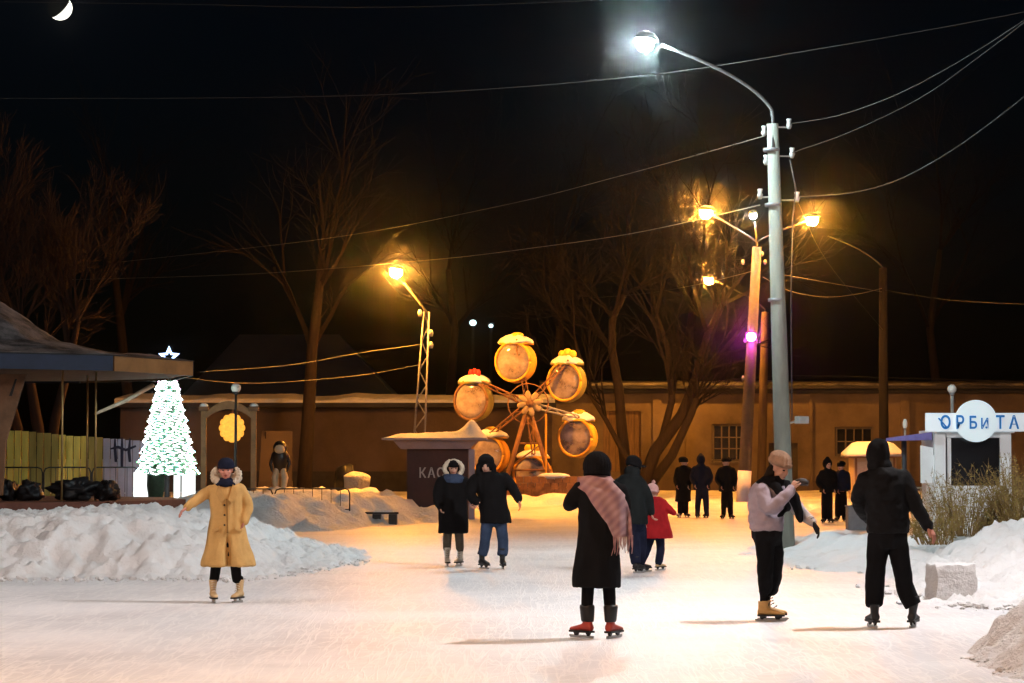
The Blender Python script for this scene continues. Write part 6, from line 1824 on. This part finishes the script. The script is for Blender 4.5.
E.rings(mb, [(632, 514, 12, 0.13), (633, 522, 12.5, 0.14), (634, 530, 9, 0.1)]); soft('trousers', mb, NAVY, r_, 0.016, 2, 0.012, 10)
skate(r_, E.p(637, 570).x, D, -0.6, BLKB, 0.17, 1.05); skate(r_, E.p(641.5, 570).x, D + 0.25, -0.9, BLKB, 0.17, 1.05)

# ---- F: child in red
D = gd(570.0)
Fc = Per(D, 'small child in a red jacket and pale pink hat reaching one arm out', 'adult and child skating together')
tor = [(655, 500, 8, 0.08), (655, 503, 10, 0.1), (655, 515, 10, 0.11), (655, 527, 11, 0.12), (655, 533, 11, 0.12)]
aL = [(646, 504, 0, 0.058), (642, 514, -0.04, 0.05), (645, 523, -0.1, 0.042)]
aR = [(663, 503, 0, 0.058), (669, 509, -0.02, 0.05), (674, 513, -0.04, 0.04)]
lg = [[(652, 530, 0, 0.075), (648, 545, 0.02, 0.066), (643, 558, 0.02, 0.06), (641, 564, 0, 0.055)], [(659, 530, 0, 0.075), (660.5, 545, 0.02, 0.064), (659.5, 558, 0.0, 0.058), (659, 563, 0, 0.052)]]
bspec = [(640.5, -0.02, -0.5, 0.85, 0.0), (659, 0.05, -0.7, 0.85, 0.0)]
lg = boots(Fc, lg, bspec, 0.06)
c = base_body(Fc, (653, 492, 0.0), (0.6, 0.75, -0.1), (0, 0, 1), 0.92, tor, [aL, aR], lg, neck_r=0.042)
w = Fc.p(674.5, 513.2, -0.04); hand_geo(Fc.extra, w, Vector((1, -0.1, -0.35)), (0, 0, -1), 0.75, 0.4, 1)
w = Fc.p(645, 523, -0.1); hand_geo(Fc.extra, w, Vector((0.2, 0, -1)), (1, 0, 0), 0.75, 0.5, 1)
r_ = Fc.body(0.014)
mb = MB(); Fc.rings(mb, [(655, 497, 6.5, 0.08), (655, 501, 10.5, 0.11), (655, 510, 12, 0.13), (655, 520, 13.5, 0.15), (655.5, 530, 16, 0.18), (656, 538, 17, 0.19)]); Fc.limb(mb, aL, 14, 1.08); Fc.limb(mb, aR, 14, 1.08)
mb.tube([c + Vector((math.cos(t) * 0.085, math.sin(t) * 0.09, -0.10)) for t in [2 * PI * i / 14 for i in range(15)]], 0.035, 10); soft('jacket', mb, REDC, r_, 0.014, 3, 0.010, 10)
beanie('knit_hat', c, (0.6, 0.75, -0.1), (0, 0, 1), PINKH, r_, 0.98, 0.13, 0.0, pom=PINKH)
mb = MB()
for l in lg: Fc.limb(mb, l, 12, 1.0, False)
soft('trousers', mb, NAVY, r_, 0.014, 2, 0.01, 12)
skate(r_, Fc.p(640.5, 568).x, D - 0.02, -0.5, BLKB, 0.15, 0.85); skate(r_, Fc.p(659, 567).x, D + 0.05, -0.7, TANB, 0.15, 0.85)

# ---- G: girl in the lilac jacket looking at her hand
D = gd(620.5)
G = Per(D, 'girl in a lilac puffer jacket and tan beanie looking down at her hand', skin=SKIN)
tor = [(770, 483, 13, 0.11), (768, 488, 17, 0.135), (766, 503, 16, 0.15), (766, 517, 15.5, 0.15), (767, 531, 15, 0.15), (768, 540, 14, 0.14)]
aL = [(763, 491, -0.13, 0.075), (769, 509, -0.24, 0.066), (783, 498, -0.26, 0.055), (791, 490, -0.22, 0.046)]
aR = [(783, 491, 0.08, 0.072), (797, 508, 0.06, 0.062), (806, 517, 0.02, 0.05), (812, 522, -0.02, 0.042)]
lg = [[(765, 534, -0.05, 0.105), (765, 565, -0.06, 0.082), (765, 588, -0.03, 0.07), (765, 604, -0.03, 0.058)], [(772, 534, 0.06, 0.105), (775, 562, 0.06, 0.085), (772, 588, 0.08, 0.07), (769, 604, 0.1, 0.058)]]
fw_ = (0.75, -0.62, -0.34)
bspec = [(765, -0.04, -PI / 2 - 0.15, 1.06, 0.0), (769, 0.14, -PI / 2 + 0.1, 1.06, 0.0)]
lg = boots(G, lg, bspec)
c = base_body(G, (779.5, 468.5, -0.04), fw_, (0.2, -0.1, 1), 1.06, tor, [aL, aR], lg)
w = G.p(791.5, 489, -0.22); hand_geo(G.extra, w, G.p(797, 479, -0.2) - w, (0.6, 0.3, 0.4), 1.0, 0.75, -1)
r_ = G.body(0.0125)
mb = MB(); G.rings(mb, [(771, 479, 9, 0.1), (769.5, 483.5, 15, 0.135), (767.5, 489, 18, 0.16), (766.5, 494, 18, 0.17), (766, 498, 16.8, 0.158), (765.5, 502, 17.6, 0.175), (765.5, 508, 17.8, 0.18), (765.5, 512, 16.2, 0.165), (766, 516, 17.6, 0.178), (766, 521, 17.5, 0.18), (766.5, 525, 16.3, 0.166), (766.5, 528, 17, 0.172), (767, 531, 15.5, 0.165)])
G.limb(mb, aL, 14, 1.1); soft('jacket', mb, LILAC, r_, 0.0125, 2, 0.012, 9, (1, 1, 1.2))
mb = MB(); G.limb(mb, aR, 14, 1.12); soft('sleeve', mb, LILAC2, r_, 0.0125, 2, 0.010, 14)
mb = MB(); G.rings(mb, [(773, 476, 9, 0.09, -0.02), (771, 480, 13, 0.125, -0.02), (769.5, 485, 14.5, 0.145, -0.02), (769, 489, 11, 0.13, -0.02)])
mb.tube([G.p(775, 486, -0.17), G.p(783, 496, -0.24), G.p(788, 508, -0.2), G.p(779, 516, -0.22)], [0.045, 0.04, 0.035, 0.02], 10, round_end=True)
mb.tube([G.p(786, 485, 0.02), G.p(794, 497, -0.08), G.p(799, 513, -0.08), G.p(800, 520, -0.06)], [0.055, 0.055, 0.045, 0.03], 10, round_end=True)
soft('scarf', mb, BLACKC, r_, 0.0125, 2, 0.014, 14)
beanie('beanie', c, fw_, (0.2, -0.1, 1), TANK, r_, 1.12, 0.16, 0.034, ribs=16, loose=1.03, rib=0.045, rw=1.12)
# loose dark hair at the nape
mb = MB(); mb.tube([c + Vector((-0.07, 0.0, 0.0)), c + Vector((-0.11, 0.01, -0.08)), c + Vector((-0.12, 0.0, -0.18))], [0.05, 0.05, 0.03], 10, round_end=True); soft('hair', mb, cloth('dark_brown_hair', (0.02, 0.014, 0.01)), r_, 0.012, 1, 0.008, 30, (1, 1, 0.2))
mb = MB()
for l in lg: G.limb(mb, l, 12, 1.0)
G.rings(mb, [(766.5, 526, 15, 0.15), (767, 535, 15.5, 0.155), (768, 545, 12, 0.12)])
soft('trousers', mb, BLACKT, r_, 0.0125, 2, 0.014, 9, (1, 1, 0.8))
# striped glove on the lowered hand
mb = MB(); w = G.p(812, 522, -0.02); hand_geo(mb, w, G.p(818.5, 530, -0.06) - w, (-0.8, -0.2, -0.5), 1.2, 0.5, 1); gl_ = mb.build('glove', cloth('black_glove', (0.02, 0.018, 0.018)), r_, True)
d_ = (G.p(818.5, 530, -0.06) - w).normalized()
for i in range(3):
    b = MB(); b.tube([w - d_ * (0.055 - i * 0.03), w - d_ * (0.043 - i * 0.03)], 0.047 - i * 0.002, 14); b.build('cuff_stripe', WHITEB if i != 1 else GREYT, gl_, True)
skate(r_, G.p(765, 618).x, D - 0.04, -PI / 2 - 0.15, TANO, 0.13, 1.06, lace=BLKB); skate(r_, G.p(769, 618).x, D + 0.14, -PI / 2 + 0.1, TANO, 0.13, 1.06, lace=BLKB)
gm = MB(); gm.ell((0, 0, 0), (0.075, 0.035, 0.04), 16, 10); q = G.p(803, 482, -0.2)
gm.V = [q + v * (1 + 0.35 * noise.noise(v * 22)) for v in gm.V]; gm.tube([q + Vector((-0.04, 0, -0.01)), q + Vector((-0.075, 0, -0.03))], 0.025, 8)
tag(gm.build('glove', PHONE, None, True), 'dark pulled off glove held in the raised hand of the lilac jacket girl', 'glove')

# ---- H: tall man from behind
D = gd(627.0)
H = Per(D, 'tall hooded man in black seen from behind with one bare hand out', skin=SKIN_R)
tor = [(884, 470, 13, 0.11), (884, 476, 20, 0.14), (885, 495, 20, 0.15), (887, 515, 19, 0.145), (888, 532, 19, 0.15), (888, 542, 18, 0.15)]
aL = [(866, 480, 0.0, 0.08), (858.5, 500, 0.05, 0.07), (868, 517, 0.22, 0.056), (876, 518, 0.3, 0.048)]
aR = [(903, 478, 0.0, 0.08), (913, 500, -0.02, 0.068), (923, 518, -0.02, 0.055), (928, 526, -0.02, 0.046)]
lg = [[(879, 536, 0, 0.105), (876, 566, -0.02, 0.095), (874.5, 590, 0.02, 0.09), (874.5, 606, 0.0, 0.088)], [(897, 536, 0, 0.105), (901, 566, -0.02, 0.092), (906, 590, 0.02, 0.086), (909.5, 604, 0.0, 0.082)]]
bspec = [(874, 0.0, 0.15, 1.12, 0.0), (912, 0.02, -0.35, 1.12, 0.1)]
lg = boots(H, lg, bspec, 0.13)
c = base_body(H, (878, 456, 0.04), (-0.25, 1, -0.1), (0, 0, 1), 1.05, tor, [aL, aR], lg)
w = H.p(928.5, 527, -0.02); hand_geo(H.extra, w, H.p(934, 536, -0.04) - w, (-0.7, 0.5, -0.4), 1.1, 0.4, -1)
w = H.p(876, 518, 0.3); hand_geo(H.extra, w, Vector((1, 0.1, 0.1)), (0, -1, 0), 1.0, 0.7, 1)
r_ = H.body(0.0125)
mb = MB(); H.rings(mb, [(882, 467, 10, 0.11), (883.5, 471.5, 18, 0.145), (884, 480, 22, 0.165), (885, 492, 21.5, 0.18), (886, 497, 20.7, 0.172), (887, 508, 21.8, 0.182), (887.5, 513, 21, 0.175), (888, 526, 21.5, 0.18), (888, 533, 20.5, 0.172)])
H.limb(mb, aL, 14, 1.12); H.limb(mb, aR, 14, 1.12); soft('jacket', mb, cloth('black_nylon', (0.008, 0.008, 0.009), rough=0.6), r_, 0.0125, 2, 0.014, 8, (1, 1, 1.3))
mb = MB(); mb.ell(c + Vector((0, -0.01, 0.025)), (0.115, 0.13, 0.15), 20, 12); mb.ell(c + Vector((0.01, -0.03, -0.10)), (0.12, 0.125, 0.09), 18, 10); mb.ell(c + Vector((0.02, -0.05, 0.09)), (0.07, 0.08, 0.08), 16, 10); soft('hood', mb, BLACKC, r_, 0.0125, 2, 0.012, 11)
mb = MB()
for l in lg: H.limb(mb, l, 14, 1.0, False)
H.rings(mb, [(888, 527, 18.5, 0.15), (888, 538, 19.5, 0.16), (888, 548, 16, 0.13)])
soft('trousers', mb, BLACKT, r_, 0.0125, 2, 0.014, 8, (1, 1, 0.5))
skate(r_, H.p(874, 624).x, D, 0.15, BLKB, 0.22, 1.12); skate(r_, H.p(912, 624).x, D + 0.02, -0.35, BLKB, 0.22, 1.12, tilt=0.1)

# ---- far figures standing under the orange lamps
def far_person(px, top, feet, label, coat_m, trou_m, hem, w, hat, group, fwd=(0, -1, 0), seed=0, split=4.5, dz=0.0, lean=0.0):
    D = gd(feet); P = Per(D, label, group)
    h = feet - top
    Y = lambda t: top + h * t
    X = lambda t: px + lean * (1 - t)
    tor = [(X(.17), Y(.175), w * 0.7, 0.1), (X(.2), Y(.2), w, 0.14), (X(.35), Y(.35), w * 0.95, 0.16), (X(.5), Y(.5), w, 0.16)]
    aL = [(X(.2) - w * 0.74, Y(.225), 0, 0.085), (X(.35) - w * (1.0 + 0.08 * seed), Y(.36), 0.02, 0.072), (X(.5) - w * (1.05 - 0.12 * seed), Y(.46), -0.16, 0.058)]
    aR = [(X(.2) + w * 0.74, Y(.225), 0, 0.085), (X(.35) + w * (1.3 - 0.06 * seed), Y(.36), 0.02, 0.072), (X(.5) + w * (0.5 + 0.12 * seed), Y(.465), -0.16, 0.058)]
    lg = [[(px - split * 0.45, Y(.5), 0, 0.1), (px - split * 0.7, Y(.7), -0.03, 0.085), (px - split * 0.85, Y(.93), 0, 0.065)], [(px + split * 0.45, Y(.5), 0, 0.1), (px + split * 0.7, Y(.7), -0.03, 0.085), (px + split * 0.85, Y(.93), 0, 0.065)]]
    c = base_body(P, (X(.08), Y(.088), -0.02), fwd, (0, 0, 1), 1.12, tor, [aL, aR], lg)
    for a in (aL, aR):
        q = P.p(*a[-1][:3]); hand_geo(P.extra, q, (0.0, -0.2, -1), (1, 0, 0), 0.95, 0.5, 1)
    r_ = P.body(0.02)
    mb = MB(); P.rings(mb, [(X(.15), Y(.145), w * 0.4, 0.09), (X(.165), Y(.165), w * 0.6, 0.11), (X(.19), Y(.19), w * 0.86, 0.14), (X(.24), Y(.235), w * 1.0, 0.16), (X(.3), Y(.3), w * 1.04, 0.17), (X(.42), Y(.42), w, 0.17), (px, Y(hem), w * 1.08, 0.19)]); P.limb(mb, aL, 12, 1.08); P.limb(mb, aR, 12, 1.08)
    if hat == 'hood':
        mb.ell(c + Vector((0, 0.02, 0.03)) - Vector(fwd) * 0.02, (0.12, 0.13, 0.14), 16, 10); mb.ell(c + Vector((0, 0.03, 0.13)), (0.06, 0.06, 0.08), 12, 8)
    soft('coat', mb, coat_m, r_, 0.02, 2, 0.014, 7)
    if hat == 'beanie':
        beanie('beanie', c, fwd, (0, 0, 1), BLACKC, r_, 1.22, 0.122, -0.005, roll=False, loose=1.06)
    elif hat == 'fur':
        mb = MB(); mb.tube([c + Vector((math.cos(t) * 0.09, math.sin(t) * 0.1, 0.055)) for t in [2 * PI * i / 14 for i in range(15)]], 0.05, 10); mb.ell(c + Vector((0, 0, 0.07)), (0.1, 0.11, 0.09), 14, 9); soft('fur_hat', mb, BLACKC, r_, 0.016, 1, 0.012, 26, (1, 1, 1))
    mb = MB()
    for l in lg: P.limb(mb, l, 12, 1.0)
    soft('trousers', mb, trou_m, r_, 0.02, 2, 0.01, 9)
    for s in (-1, 1):
        skate(r_, P.p(px + s * split * 0.9, feet).x, D, (PI if fwd[1] < 0 else 0) + s * 0.4, BLKB, 0.2, 1.08)
g3 = 'dark skaters chatting at the far edge of the ice'
far_person(683, 456.5, 517.5, 'far skater in a long dark coat, first of the trio under the trees', BLACKC, BLACKT, 0.74, 7.2, 'beanie', g3, (0.9, -0.3, 0), 1, 3.6, lean=1.0)
far_person(702, 455, 518, 'far skater in a pointed hood and dark jeans, middle of the trio', NAVY, NAVY, 0.55, 8.0, 'hood', g3, (0, 1, 0), 2, 5.4, lean=-1.2)
far_person(727, 456.5, 519, 'far skater in a fur hat standing next to the white pole foot', BLACKC, BLACKT, 0.56, 7.6, 'fur', g3, (-0.9, -0.3, 0), 3, 4.2, lean=-0.6)
g2 = 'pair of dark skaters before the small hut'
far_person(827, 459, 523, 'far skater in black touching shoulders with another before the small hut', BLACKC, BLACKT, 0.52, 7.0, 'hood', g2, (0.4, -0.9, 0), 4, 3.4, lean=0.8)
far_person(841, 461, 521.5, 'far skater in a dark jacket nearest the grey box', NAVY, BLACKT, 0.5, 7.0, 'beanie', g2, (-0.5, -0.8, 0), 5, 4.0)
flush_soft()
